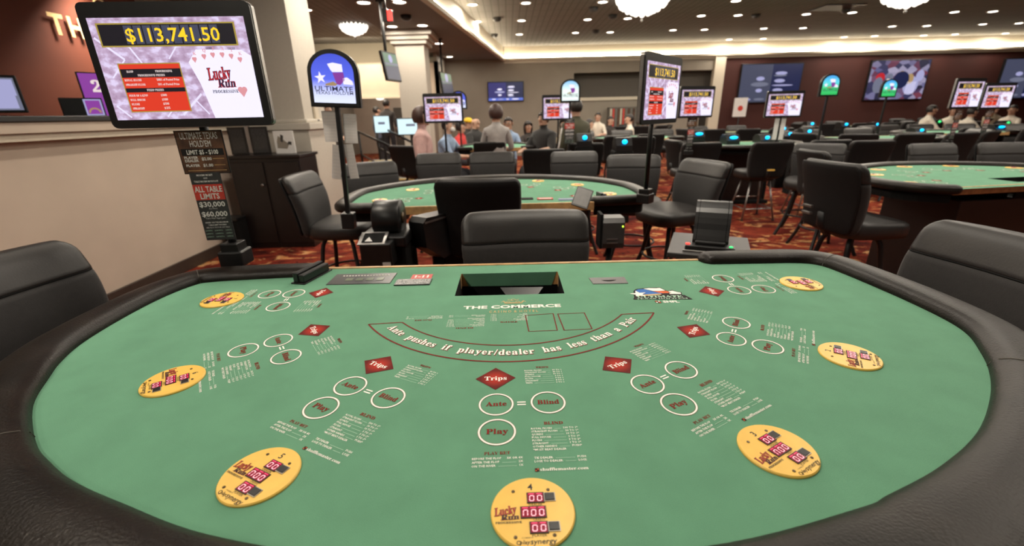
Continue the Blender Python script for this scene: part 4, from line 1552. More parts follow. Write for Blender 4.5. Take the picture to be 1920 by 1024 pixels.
# ------------------------------------------------------------------ room
SOF, CEI = 3.12, 3.50
mb = MB(); mb.add([(-9, -4, 0), (22, -4, 0), (22, 20, 0), (-9, 20, 0)], [(0, 1, 2, 3)], 'carpet'); struct('floor', mb)
mb = MB(); mb.box(-9, 22, -4, 20, CEI, CEI + 0.1, 'ceiling_tile'); struct('ceiling', mb)
mb = MB(); mb.prism([(-2.65, -2.0), (-0.08, 16.4), (-0.08, 16.6), (-2.65, 16.6)], SOF, CEI, 'soffit_paint'); struct('trim_1', mb)
# lip and hidden strip lights of the raised ceiling
ex, ey = 2.57 / 18.58, 18.4 / 18.58


def diag(s, off):
    """point along the slanted soffit edge, off = distance to the right of it"""
    return (-2.65 + ex * s + ey * off, -2.0 + ey * s - ex * off)


mb = MB()
mb.prism([diag(0, -0.02), diag(18.2, -0.02), diag(18.2, 0.09), diag(0, 0.09)], SOF - 0.05, SOF + 0.02, 'trim_cream')
mb.box(-0.10, 22, 15.86, 16.02, SOF - 0.04, SOF + 0.03, 'trim_cream')
mb.box(-0.10, 22, 15.98, 16.02, SOF - 0.12, SOF - 0.04, 'trim_cream')
mb.prism([diag(0, 0.0), diag(18.2, 0.0), diag(18.2, 0.012), diag(0, 0.012)], SOF + 0.02, CEI, 'trim_cream')
mb.box(-0.10, 22, 15.965, 16.0, SOF + 0.03, CEI, 'trim_cream')
struct('trim_2', mb)
mb = MB()
mb.prism([diag(0.3, 0.015), diag(18.1, 0.015), diag(18.1, 0.055), diag(0.3, 0.055)], SOF + 0.02, SOF + 0.05, 'cove_glow')
o = mb.build('cove_light'); tag(o, 'strip of warm light hidden behind the slanted ceiling edge', 'cove light')
mb = MB()
mb.box(-0.05, 22, 15.89, 15.94, SOF + 0.03, SOF + 0.06, 'cove_glow')
o = mb.build('cove_light'); tag(o, 'long strip of warm light hidden along the back wall under the ceiling', 'cove light')

# back wall with a recess, then the red wall
mb = MB()
mb.box(-2.3, 2.25, 16.0, 16.2, 0, CEI, 'wall_grey')
mb.box(2.25, 7.25, 16.0, 16.2, 2.66, CEI, 'wall_grey')
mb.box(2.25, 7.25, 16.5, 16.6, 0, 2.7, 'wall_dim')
mb.box(2.25, 6.65, 16.0, 16.5, 0, 1.80, 'wall_grey')
struct('wall_back', mb)
mb = MB(); mb.box(2.2, 6.65, 15.95, 16.05, 1.78, 1.88, 'trim_cream'); mb.box(6.95, 7.30, 15.9, 16.1, 0, SOF, 'trim_cream'); struct('trim_3', mb)
mb = MB(); mb.box(7.25, 22, 16.0, 16.2, 0, CEI, 'wall_maroon'); struct('wall_red', mb)
mb = MB(); mb.box(21.5, 21.7, -4, 16, 0, CEI, 'wall_maroon'); struct('wall_right', mb)
# left half wall, ledge, counter
mb = MB(); mb.box(-3.40, -3.22, -4, 5.35, 0, 1.30, 'wall_cream'); struct('wall_left', mb)
mb = MB(); mb.box(-3.225, -3.20, -4, 5.30, 0, 0.115, 'baseboard_dark', 0.004); mb.box(-2.325, -2.29, 5.28, 6.17, 0, 0.115, 'baseboard_dark', 0.004); struct('baseboard_left', mb)
mb = MB()
mb.box(-3.44, -3.13, -4, 5.40, 1.285, 1.335, 'trim_cream', 0.004)
mb.box(-3.44, -3.10, -4, 5.40, 1.335, 1.405, 'wall_cream', 0.004)
struct('trim_4', mb)
mb = MB(); mb.box(-4.10, -3.08, -4, 5.38, 1.405, 1.442, 'black_plastic', 0.005)
o = mb.build('service_counter'); tag(o, 'long black counter top along the cream half wall at left', 'counter')
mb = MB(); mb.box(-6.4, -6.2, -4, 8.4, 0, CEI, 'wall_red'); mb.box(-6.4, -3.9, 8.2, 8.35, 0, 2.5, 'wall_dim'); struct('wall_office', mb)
sign = thing('wall_lettering', 'gold letters TH with crown on the red wall behind the left jackpot screen', 'wall sign', (-6.195, 6.8, 2.6))
LM = Matrix(((0, 0, 1, 0), (1, 0, 0, -6.8), (0, 1, 0, -2.6), (0, 0, 0, 1)))
for ch, y in (('T', 6.80), ('H', 7.08), ('E', 7.36), ('C', 7.72)):
    mb = MB(); mb.M = LM
    mb.text(ch, y, 2.69, 0.25, 'letter_gold', 0.03, 'sans', 0.03, width=0.215)
    mb.build('letter', sign)
mb = MB(); mb.M = LM
mb.ring(7.62, 3.05, 0.10, 0.13, 0.03, 'letter_gold', 24)
mb.poly([(7.42, 2.90), (7.82, 2.90), (7.86, 3.03), (7.72, 2.96), (7.62, 3.06), (7.52, 2.96), (7.38, 3.03)], 0.031, 'letter_gold')
mb.build('crown_emblem', sign)
# near column
mb = MB()
mb.box(-2.85, -2.386, 5.40, 6.02, 1.36, CEI, 'column_paint')
mb.box(-2.95, -2.335, 5.33, 6.10, 0, 1.28, 'column_paint')
mb.box(-3.0, -2.30, 5.30, 6.14, 1.27, 1.345, 'column_paint', 0.006)
mb.box(-2.97, -2.35, 5.36, 6.07, 1.345, 1.385, 'column_paint', 0.01)
o = mb.build('column'); o['kind'] = 'structure'
tag(o, 'thick cream column behind the left jackpot screen', 'column', None, 'structure')
mb = MB()
mb.box(-2.42, -1.80, 10.5, 11.1, 0, 2.86, 'column_paint')
mb.box(-2.50, -1.72, 10.42, 11.18, 2.86, 2.94, 'column_paint', 0.01)
mb.box(-2.56, -1.66, 10.36, 11.24, 2.94, 3.02, 'column_paint', 0.01)
mb.box(-2.64, -1.58, 10.28, 11.32, 3.02, SOF, 'column_paint', 0.01)
o = mb.build('column'); tag(o, 'pale column with moulded capital under the dark ceiling, left of centre', 'column', None, 'structure')
# left background: bulkhead over a corridor
mb = MB()
mb.box(-6.2, -2.05, 14.0, 14.2, 1.95, 2.86, 'wall_cream')
mb.box(-6.2, -2.05, 13.93, 14.0, 1.93, 1.99, 'trim_cream')
mb.box(-6.2, -2.05, 14.6, 14.8, 2.8, CEI, 'wall_grey')
mb.box(-6.2, -2.05, 14.0, 14.7, 2.86, 2.9, 'wall_grey')
mb.box(-9, -2.05, 18.6, 18.8, 0, CEI, 'wall_cream')
mb.box(-2.15, -2.05, 14.0, 18.6, 0, CEI, 'wall_grey')
mb.box(-6.4, -6.2, 8.4, 18.6, 0, CEI, 'wall_grey')
struct('wall_corridor', mb)
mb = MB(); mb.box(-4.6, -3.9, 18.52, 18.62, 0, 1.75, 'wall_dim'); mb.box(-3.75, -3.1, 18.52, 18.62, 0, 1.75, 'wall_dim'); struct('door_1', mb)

# ------------------------------------------------------------------ ceiling lights
LIGHTS = []


def add_area(loc, power, size=0.3, col=(1.0, 0.90, 0.76), rot=(0, 0, 0), spread=PI):
    l = bpy.data.lights.new('lamp', 'AREA')
    l.shape = 'DISK'; l.size = size; l.energy = power; l.color = col; l.spread = spread
    o = bpy.data.objects.new('lamp', l)
    COL.objects.link(o)
    o.location = loc; o.rotation_euler = rot
    return o


dl = thing('downlight', 'downlight', 'ceiling light')
mb = MB(); mb.lathe([(0.105, 0.0), (0.105, -0.012), (0.082, -0.014), (0.080, -0.002)], 'trim_cream', n=20); mb.build('trim_ring', dl)
mb = MB(); mb.lathe([(0.080, -0.002), (0.078, -0.008), (0.05, -0.011), (0.002, -0.012)], 'lamp_lens', n=20); mb.build('lens', dl)
first = [True]


def put_light(p, label, group, power=18.0, s=1.0):
    if first[0]:
        d = dl; first[0] = False
    else:
        d = copy_tree(dl)
    d.location = p
    d.scale = (s, s, 1)
    tag(d, label, 'ceiling light', group)
    add_area((p[0], p[1], p[2] - 0.03), power, 0.3, (1.0, 0.90, 0.76), (0, 0, 0), 1.7 if 'washing' in label else PI)


for (px, py) in ((682, 4), (749, 3), (735, 49), (792, 47), (823, 81), (807, 107), (843, 106)):
    put_light(at_z(px, py, SOF), 'round white downlight in the dark soffit left of the glowing ceiling edge', 'soffit downlights', 13, 1.25)
put_light(at_z(575, 18, CEI), 'round downlight beside the near column in the raised left ceiling', None, 22, 1.2)
TRAY = [(886, 8), (986, 5), (895, 40), (978, 38), (901, 65), (974, 64), (1177, 34), (1144, 60), (1079, 61), (1102, 36), (1130, 3), (1315, 29), (1262, 56), (1321, 55), (1384, 28), (1380, 1), (1432, 53), (1506, 52), (1512, 26), (1598, 23), (1583, 69), (1640, 67), (1673, 49), (1738, 48), (1732, 66), (1790, 22), (1862, 21), (1843, 45), (1911, 43), (1791, 64), (1886, 62), (1367, 75), (1431, 74)]
for i, (px, py) in enumerate(TRAY):
    p = at_z(px, py, CEI)
    if p.y > 15.6:
        p = Vector((p.x * 15.5 / p.y, 15.5, CEI))
    put_light(p, 'round downlight in the raised grey ceiling', 'raised ceiling downlights', 15, 1.15)
# the same grid carries on over the near tables
for gx in (-2.0, 0.6, 3.2, 5.8, 8.6):
    for gy in (-2.2, -0.2, 1.8, 3.8, 5.8, 7.8):
        if gy < 1 and gx > 0:
            continue
        z = CEI
        if gx == -2.0 and gy < 3:
            z = CEI
        put_light(Vector((gx + (0.3 if gy > 3 else 0), gy, z if gx != -2.0 else (SOF if gy > 2.5 else CEI))), 'round downlight in the ceiling grid above the near tables', 'overhead downlights', 33 if gx < 1 else 28, 1.0)
put_light(Vector((-5.8, 7.3, CEI)), 'downlight washing the red office wall', None, 60, 1.0)


def chandelier(loc, r, label, power):
    t = thing('chandelier', label, 'chandelier', loc)
    mb = MB(); mb.lathe([(r * 0.98, 0), (r, -0.03), (r * 0.9, -0.05), (r * 0.1, -0.05)], 'steel', n=24); mb.build('ceiling_plate', t)
    tiers = [(r * 0.92, -0.16 * r, 20), (r * 0.80, -0.34 * r, 16), (r * 0.58, -0.48 * r, 12), (r * 0.32, -0.58 * r, 8), (0.0, -0.66 * r, 1)]
    for (rr, z, n) in tiers:
        mb = MB()
        for i in range(n):
            a = 2 * PI * i / n + z * 9
            mb.ball((rr * math.cos(a), rr * math.sin(a), z), (r * 0.125, r * 0.125, r * 0.17), 'crystal', 8)
        mb.build('crystal_tier', t)
    mb = MB(); mb.ball((0, 0, -r * 0.92), 0.03, 'steel', 8); mb.build('finial', t)
    add_area((loc[0], loc[1], loc[2] - 0.60), power, 0.8, (1.0, 0.88, 0.72))
    return t


p = at_z(1205, 10, 3.30); chandelier((p.x, p.y, CEI), 0.50, 'large glowing crystal chandelier cropped by the top edge, at centre right', 60)
p = at_z(1702, 3, 3.25); chandelier((p.x, p.y, CEI), 0.46, 'glowing crystal chandelier cropped by the top edge, at far right', 60)
p = at_z(663, 48, CEI - 0.03); chandelier((p.x, p.y, CEI), 0.32, 'round glowing crystal chandelier in the raised ceiling at left', 60)
p = at_y(712, 181, 15.5)
t = thing('pendant_light', 'small white dome light in the corridor behind the two standing men', 'ceiling light', (p.x, p.y, 0))
mb = MB(); mb.lathe([(0.155, p.z), (0.14, p.z - 0.06), (0.09, p.z - 0.10), (0.002, p.z - 0.115)], 'crystal', n=20); mb.build('dome', t)
mb = MB(); mb.lathe([(0.16, p.z + 0.012), (0.155, p.z)], 'steel', n=20); mb.tube([(0, 0, p.z), (0, 0, CEI)], 0.012, 'steel', 8); mb.build('stem', t)
for (x, w) in ((-5.0, 22), (-3.9, 22), (-2.7, 22)):
    add_area((x, 13.2, 3.3), w * 1.3, 0.3, (1, 0.86, 0.62), (0.6, 0, 0))
add_area((-4.2, 16.6, 3.3), 40, 0.5)
# small ceiling fittings
for (px, py, zz) in ((761, 29, SOF), (932, 33, CEI), (1113, 14, CEI), (1149, 28, CEI), (1418, 27, CEI), (1587, 17, CEI), (927, 64, CEI), (1117, 57, CEI)):
    p = at_z(px, py, zz)
    mb = MB(); mb.lathe([(0.10, 0), (0.09, -0.06), (0.04, -0.085), (0.002, -0.09)], 'black_plastic' if zz == SOF else 'grey_plastic', n=14)
    o = mb.build('ceiling_sensor', None, p); tag(o, 'small dark dome fitting on the raised ceiling' if zz != SOF else 'small black dome camera on the dark soffit', 'sensor', 'ceiling domes' if zz != SOF else None)
mb = MB()
p = at_z(1397, 9, CEI); mb.box(-0.45, 0.45, -0.3, 0.3, -0.02, 0, 'black_plastic')
o = mb.build('ceiling_vent', None, at_z(1570, 13, CEI)); tag(o, 'dark vent panel in the raised ceiling left of the far chandelier', 'vent')

# ------------------------------------------------------------------ wall screens
def wall_tv(px0, py0, px1, py1, Y, label, kind):
    a = at_y(px0, py1, Y); b = at_y(px1, py0, Y)
    w, h = b.x - a.x, b.z - a.z
    t = thing('wall_screen', label, 'television', ((a.x + b.x) / 2, Y, (a.z + b.z) / 2))
    mb = MB(); mb.M = upright(); mb.box(-w / 2, w / 2, -h / 2, h / 2, -0.08, 0.0, 'black_plastic', 0.008); mb.build('casing', t)
    mb = MB(); mb.M = upright() @ Matrix.Translation((0, 0, 0.002))
    W, Hh = w / 2 - 0.03, h / 2 - 0.03
    bg = {'info': 'scr_slate', 'blue': 'scr_indigo', 'crowd': 'scr_crowd'}[kind]
    if kind == 'crowd':
        mb.M = upright()
        mb.box(-W, W, -Hh, Hh, 0.001, 0.003, bg)
        mb.M = upright() @ Matrix.Translation((0, 0, 0.006))
        for (x, y, rx, ry, m_) in ((-0.30, 0.1, 0.13, 0.17, 'scr_text_dim'), (0.1, 0.25, 0.12, 0.15, 'scr_tan'), (0.12, 0.0, 0.28, 0.30, 'scr_navy'), (0.42, 0.05, 0.13, 0.18, 'scr_tan'), (0.5, -0.3, 0.26, 0.32, 'scr_text'), (-0.62, 0.15, 0.16, 0.16, 'scr_crimson'), (-0.65, -0.25, 0.17, 0.28, 'scr_text_dim'), (-0.15, -0.3, 0.20, 0.25, 'scr_crimson'), (0.75, 0.2, 0.14, 0.2, 'scr_text')):
            pts = [(W * (x + rx * math.cos(2 * PI * k / 18)), Hh * (y + ry * 1.5 * math.sin(2 * PI * k / 18))) for k in range(18)]
            pts = [(max(-W, min(W, u)), max(-Hh, min(Hh, v))) for u, v in pts]
            mb.poly(pts, 0.0005 * random.random(), m_)
        for k in range(6):
            mb.poly([(W * (0.36 + k * 0.055), -Hh * 0.75), (W * (0.375 + k * 0.055), -Hh * 0.75), (W * (0.385 + k * 0.055), -Hh * 0.1), (W * (0.37 + k * 0.055), -Hh * 0.1)], 0.0012, 'scr_card')
    else:
        mb.poly([(-W, -Hh), (W, -Hh), (W, Hh), (-W, Hh)], 0, bg)
        mb.poly([(W * 0.02, -Hh), (W, -Hh), (W, Hh), (W * 0.02, Hh)], 0.0005, 'scr_navy')
        tx = 'scr_card' if kind == 'blue' else 'scr_text'
        td = 'scr_text' if kind == 'blue' else 'scr_text_dim'
        rr = random.Random(5)
        for (x, y, w_, h_, m_) in ((-0.35, 0.25, 0.14, 0.11, tx), (-0.35, -0.05, 0.30, 0.12, td), (-0.35, -0.38, 0.11, 0.10, tx), (0.32, 0.52, 0.20, 0.09, tx), (0.30, 0.40, 0.22, 0.05, td), (0.30, 0.12, 0.18, 0.10, tx), (0.42, -0.12, 0.36, 0.04, tx), (0.28, -0.38, 0.17, 0.10, tx), (0.30, -0.55, 0.2, 0.04, td), (-0.7, -0.85, 0.12, 0.06, tx), (-0.3, -0.85, 0.18, 0.06, td), (0.1, -0.85, 0.08, 0.06, tx), (0.55, -0.85, 0.22, 0.07, tx)):
            pts = [(W * (x + w_ * math.cos(2 * PI * k / 14)), Hh * (y + h_ * math.sin(2 * PI * k / 14))) for k in range(14)]
            mb.poly(pts, 0.001, m_)
        if kind == 'blue':
            mb.poly([(-W, -Hh), (W, -Hh), (W, -Hh * 0.72), (-W, -Hh * 0.72)], 0.0007, 'scr_blue')
    mb.build('screen_picture', t)


wall_tv(915, 152, 982, 191, 15.92, 'blue lit wall screen on the beige back wall above the card players', 'blue')
wall_tv(1381, 117, 1509, 194, 15.92, 'large dark wall screen with white text blocks, left one on the red wall', 'info')
wall_tv(1618, 110, 1749, 189, 15.92, 'large wall screen showing a crowd of people on the red wall', 'crowd')
wall_tv(1862, 107, 1990, 186, 15.92, 'large dark wall screen cropped by the right edge of the photo', 'info')

# hanging screens
def hanging_tv(px, py_top, Ypos, px_s, py_s, w, h, rz, tilt, label):
    top = at_y(px, py_top, Ypos)
    c = at_y(px_s, py_s, Ypos - 0.12)
    t = thing('hanging_screen', label, 'television', (top.x, Ypos, SOF))
    mb = MB(); mb.tube([(0, 0, 0), (0, 0, c.z - SOF - 0.1)], 0.025, 'black_metal', 8); mb.box(-0.06, 0.06, -0.06, 0.06, -0.03, 0, 'black_metal'); mb.build('ceiling_pole', t)
    mb = MB(); mb.box(-0.05, 0.05, -0.12, 0.04, c.z - SOF - 0.08, c.z - SOF + 0.08, 'black_metal', 0.01); mb.build('mount_bracket', t)
    mb = MB(); mb.M = upright(); mb.box(-w / 2, w / 2, -h / 2, h / 2, -0.05, 0, 'black_plastic', 0.008)
    o = mb.build('casing', t, (c.x - top.x, -0.12, c.z - SOF), (tilt, 0, rz))
    mb = MB(); mb.M = upright() @ Matrix.Translation((0, 0, 0.002)); W, H_ = w / 2 - 0.025, h / 2 - 0.025
    mb.poly([(-W, -H_), (W, -H_), (W, H_), (-W, H_)], 0, 'scr_slate')
    mb.poly([(-W, 0.0), (W, H_ * 0.1), (W, H_), (-W, H_)], 0.0006, 'scr_green')
    mb.poly([(-W, 0.02), (W, H_ * 0.12), (W, H_ * 0.3), (-W, H_ * 0.25)], 0.0012, 'scr_text_dim')
    mb.disc(0, H_ * 0.6, W * 0.3, 0.0013, 'scr_text', 14)
    mb.build('screen_picture', o)


hanging_tv(717, 43, 7.9, 735, 125, 0.46, 0.44, 1.30, -0.15, 'angled screen hanging on a black ceiling pole left of the pale column')
hanging_tv(826, 95, 11.6, 839, 158, 0.70, 0.52, 1.32, -0.12, 'dim angled screen hanging from the soffit, right of the pale column')
p = at_y(722, 14, 7.4)
t = thing('exit_sign', 'small black box with a red lit face hanging from the soffit at the top', 'sign', (p.x, 7.4, SOF))
mb = MB(); mb.tube([(0, 0, 0), (0, 0, -0.22)], 0.012, 'black_metal', 6); mb.build('ceiling_pole', t)
mb = MB(); mb.box(-0.045, 0.03, -0.06, 0.06, -0.40, -0.22, 'black_plastic', 0.005); mb.box(0.03, 0.10, -0.05, 0.05, -0.39, -0.24, 'black_plastic', 0.005); mb.build('sign_box', t)
mb = MB(); mb.box(0.035, 0.105, -0.066, -0.052, -0.385, -0.245, 'red_led'); mb.build('red_face', t)

# ------------------------------------------------------------------ left side furniture
def on_wall_x(px, py, X):
    d = ray(px, py); k = X / d.x
    return Vector((X, d.y * k, EYE + d.z * k))


def monitor(name, loc, w, h, rz, face, label, cat='monitor', extra=None, stand=0.08):
    t = thing(name, label, cat, loc, rz)
    mb = MB(); mb.M = upright() @ Matrix.Translation((0, stand + h / 2, 0)); mb.box(-w / 2, w / 2, -h / 2, h / 2, -0.03, 0.0, 'black_plastic', 0.006); mb.build('casing', t)
    mb = MB(); mb.M = upright() @ Matrix.Translation((0, stand + h / 2, 0.002)); W, H_ = w / 2 - 0.018, h / 2 - 0.018
    mb.poly([(-W, -H_), (W, -H_), (W, H_), (-W, H_)], 0, face)
    for (x0, x1, y0, y1, m_) in (extra or ()):
        mb.poly([(W * x0, H_ * y0), (W * x1, H_ * y0), (W * x1, H_ * y1), (W * x0, H_ * y1)], 0.001, m_)
    mb.build('screen_picture', t)
    mb = MB(); mb.box(-0.03, 0.03, 0.01, 0.04, 0.0, stand + h * 0.3, 'black_plastic', 0.004); mb.box(-0.10, 0.10, -0.05, 0.10, 0.0, 0.012, 'black_plastic', 0.003); mb.build('stand', t)
    return t


monitor('computer_monitor', (-3.66, 3.26, 1.442), 0.42, 0.25, 0.75, 'scr_text_dim', 'black monitor with tan and lilac windows on the counter at the left edge', extra=((-0.9, 0.35, 0.25, 0.9, 'scr_tan'), (-0.2, 0.3, 0.3, 0.6, 'scr_text'), (0.4, 0.95, -0.1, 0.9, 'scr_text'), (-0.9, -0.2, -0.9, 0.1, 'scr_tan'), (-0.1, 0.9, -0.9, -0.1, 'scr_text')), stand=0.03)
t = thing('promotion_stand', 'purple lit promotion card standing on the counter behind the left screen', 'display card', (-3.55, 4.12, 1.442), 0.85)
mb = MB(); mb.M = upright(); mb.box(-0.13, 0.13, 0.0, 0.36, -0.02, 0, 'black_plastic', 0.004)
mb.poly([(-0.12, 0.01), (0.12, 0.01), (0.12, 0.35), (-0.12, 0.35)], 0.001, 'scr_purple')
mb.text('2', -0.02, 0.25, 0.09, 'scr_pale', 0.002, 'serif', 0.02)
for (x, y, r_) in ((-0.05, 0.10, 0.03), (0.04, 0.07, 0.035), (0.06, 0.16, 0.02)):
    mb.disc(x, y, r_, 0.0018, 'scr_text', 14)
mb.build('card', t)
t = thing('counter_box', 'small black box with a glowing violet window on the counter behind the left screen', 'box', (-3.52, 3.86, 1.442), 0.8)
mb = MB(); mb.box(-0.13, 0.13, -0.05, 0.05, 0, 0.145, 'black_plastic', 0.004); mb.build('body', t)
mb = MB(); mb.M = upright() @ Matrix.Translation((0, 0, 0.0515))
mb.poly([(0.01, 0.01), (0.12, 0.01), (0.12, 0.135), (0.01, 0.135)], 0, 'scr_text')
mb.poly([(0.02, 0.02), (0.11, 0.02), (0.11, 0.125), (0.02, 0.125)], 0.0006, 'scr_purple')
mb.ring(0.065, 0.03, 0.028, 0.04, 0.0012, 'scr_tan', 20, 0, PI)
mb.build('window', t)
# wooden cabinet, papers and bin by the column
t = thing('cabinet', 'dark wooden cabinet standing against the cream column', 'cabinet', (-2.62, 4.98, 0))
mb = MB(); mb.box(-0.40, 0.36, -0.18, 0.26, 0.0, 1.00, 'cabinet_wood', 0.006); mb.box(-0.42, 0.38, -0.20, 0.28, 1.00, 1.03, 'cabinet_wood', 0.004); mb.build('body', t)
for k, x in enumerate((-0.385, 0.0)):
    mb = MB(); mb.box(x, x + 0.35, -0.195, -0.18, 0.06, 0.96, 'cabinet_wood', 0.004); d_ = mb.build('door', t)
    mb = MB(); mb.lathe([(0.014, 0), (0.016, 0.02), (0.003, 0.024)], 'steel', (0, 0, 0), 10)
    o = mb.build('knob', d_, (x + (0.31 if k == 0 else 0.31), -0.195, 0.72), (PI / 2, 0, 0))
for (x0, dy, w, h, rz, lab, dark) in ((-0.30, 0.0, 0.20, 0.29, -0.1, 'dark framed leaflet holder standing on the wooden cabinet, left one', True), (-0.07, 0.02, 0.20, 0.29, 0.05, 'dark framed leaflet holder standing on the wooden cabinet, middle one', True), (0.18, 0.05, 0.22, 0.24, 0.0, 'white sheet with a grey picture standing on the wooden cabinet', False)):
    q = thing('leaflet_holder', lab, 'notice', (-2.66 + x0, 4.95 + dy, 1.03), rz)
    mb = MB(); mb.M = upright(); mb.box(-w / 2, w / 2, 0, h, -0.012, 0, 'black_plastic' if dark else 'paper', 0.002)
    mb.build('backing', q)
    mb = MB(); mb.M = upright() @ Matrix.Translation((0, 0, 0.001))
    if dark:
        mb.poly([(-w / 2 + 0.02, 0.02), (w / 2 - 0.02, 0.02), (w / 2 - 0.02, h - 0.02), (-w / 2 + 0.02, h - 0.02)], 0, 'card_dark')
        for k in range(7):
            mb.poly([(-w / 2 + 0.03 + k * 0.02, 0.06), (-w / 2 + 0.045 + k * 0.02, 0.06), (-w / 2 + 0.06 + k * 0.018, 0.18 + 0.01 * (k % 3)), (-w / 2 + 0.05 + k * 0.018, 0.18)], 0.0006, 'grey_plastic')
    else:
        mb.poly([(-0.085, 0.06), (0.02, 0.05), (0.05, 0.10), (-0.01, 0.15), (-0.06, 0.19), (-0.08, 0.13)], 0.0003, 'wall_grey')
        mb.poly([(-0.04, 0.13), (-0.015, 0.12), (0.0, 0.19), (-0.03, 0.205)], 0.0006, 'grey_plastic')
        mb.poly([(0.03, 0.10), (0.075, 0.09), (0.08, 0.125), (0.045, 0.13)], 0.0006, 'grey_plastic')
    mb.build('sheet', q)
t = thing('waste_bin', 'black bin on the carpet between the cream wall and the wooden cabinet', 'bin', (-3.06, 4.72, 0))
mb = MB(); mb.box(-0.09, 0.09, -0.10, 0.10, 0.0, 0.36, 'matte_black', 0.01); mb.build('body', t)
mb = MB(); mb.box(-0.095, 0.095, -0.105, 0.105, 0.36, 0.39, 'black_plastic', 0.008); mb.build('lid', t)
mb = MB(); mb.M = Matrix(((0, 0, -1, -3.216), (1, 0, 0, 4.62), (0, 1, 0, 0.80), (0, 0, 0, 1)))
mb.box(-0.04, 0.04, -0.06, 0.06, -0.03, -0.001, 'black_plastic', 0.004)
o = mb.build('wall_box'); tag(o, 'small black box fixed high on the cream half wall near the cabinet', 'switch box')
t = thing('thermostat', 'small white box on the cream column side above its plinth', 'wall device', (-2.383, 5.7, 1.46))
mb = MB(); mb.box(0.0, 0.03, -0.05, 0.05, -0.08, 0.10, 'trim_cream', 0.006); mb.build('body', t)
mb = MB(); mb.box(0.012, 0.034, -0.03, 0.03, -0.10, -0.08, 'grey_plastic', 0.003); mb.build('nozzle', t)

# stairs and handrails
mb = MB()
for i in range(3):
    mb.box(-2.95 - i * 0.1, -1.95 - i * 0.12, 9.25 + i * 0.36, 10.3, 0.16 * i, 0.16 * (i + 1), 'step_grey')
    mb.box(-2.95 - i * 0.1, -1.95 - i * 0.12, 9.24 + i * 0.36, 9.30 + i * 0.36, 0.16 * (i + 1) - 0.02, 0.16 * (i + 1) + 0.004, 'nosing')
o = mb.build('steps'); tag(o, 'grey steps with yellow nosings between the black handrails', 'steps')


def handrail(pts3, label):
    t = thing('handrail', label, 'handrail', (pts3[1].x, pts3[1].y, 0))
    o_ = Vector((pts3[1].x, pts3[1].y, 0))
    mb = MB(); mb.tube([p - o_ for p in pts3], 0.026, 'black_metal', 8); mb.build('top_rail', t)
    for p in (pts3[0], pts3[1]):
        mb = MB(); mb.tube([p - o_, Vector((p.x, p.y, 0.0)) - o_], 0.024, 'black_metal', 8); mb.build('post', t)
    mb = MB(); a = Vector((pts3[0].x, pts3[0].y, pts3[0].z - 0.5)); b = Vector((pts3[1].x, pts3[1].y, pts3[1].z - 0.5)); mb.tube([a - o_, b - o_], 0.018, 'black_metal', 8); mb.build('lower_rail', t)


handrail([at_y(672, 247, 10.2), at_y(738, 277, 9.0)], 'black sloping handrail just behind the hanging papers')
handrail([at_y(705, 233, 10.2), at_y(775, 268, 8.9)], 'black sloping handrail in front of the bright standing monitor')
t = monitor('standing_monitor', (at_y(770, 237, 8.6).x, 8.6, 0.0), 0.52, 0.31, 0.0, 'scr_cyanwhite', 'bright white monitor behind the handrails next to the person in pink', extra=((-0.35, 0.35, 0.05, 0.35, 'scr_text_dim'),), stand=1.06)
t = monitor('standing_monitor', (at_y(717, 240, 9.7).x, 9.7, 0.45), 0.34, 0.36, 0.25, 'scr_cyanwhite', 'narrow pale monitor behind the handrails below the two standing men', extra=((-0.5, 0.4, 0.0, 0.3, 'scr_text_dim'),), stand=0.62)
# striped racks in the recess
t = thing('chip_rack', 'shelf rack of upright red and tan stripes below the recess ledge', 'rack', (at_y(1178, 230, 15.8).x, 15.8, 0))
mb = MB(); mb.box(-0.72, 0.72, -0.15, 0.15, 0.0, 1.55, 'wall_dim', 0.005); mb.build('frame', t)
for i in range(16):
    mb = MB(); mb.box(-0.68 + i * 0.086, -0.625 + i * 0.086, -0.17, -0.14, 0.92, 1.50, ['trim_cream', 'card_red', 'step_grey', 'sign_brown'][i % 4 if i < 8 else 2 + i % 2]); mb.build('rack_column', t)
mb = MB()
p = at_y(1386, 213, 15.6)
t = thing('notice_stand', 'white notice on a stand before the red wall, under the left dark screen', 'notice', (p.x, 15.6, 0))
mb.box(-0.22, 0.22, -0.02, 0.02, 1.15, 1.75, 'paper', 0.003); mb.build('board', t)
mb = MB(); mb.M = upright(); mb.disc(0.0, 1.42, 0.09, 0.022, 'card_red', 14); mb.build('emblem', t)
mb = MB(); mb.tube([(0, 0.0, 0.0), (0, 0.0, 1.2)], 0.02, 'black_metal', 8); mb.lathe([(0.2, 0), (0.2, 0.02), (0.03, 0.03)], 'black_metal', n=16); mb.build('stand', t)

# ------------------------------------------------------------------ card shufflers and dealer gear
def hood_prism(mb, prof, x0, x1, m):
    n = len(prof)
    vs = [(x0, y, z) for y, z in prof] + [(x1, y, z) for y, z in prof]
    fs = [tuple(range(n))[::-1], tuple(range(n, 2 * n))]
    for i in range(n):
        j = (i + 1) % n
        fs.append((i, j, n + j, n + i))
    mb.add(vs, fs, m)


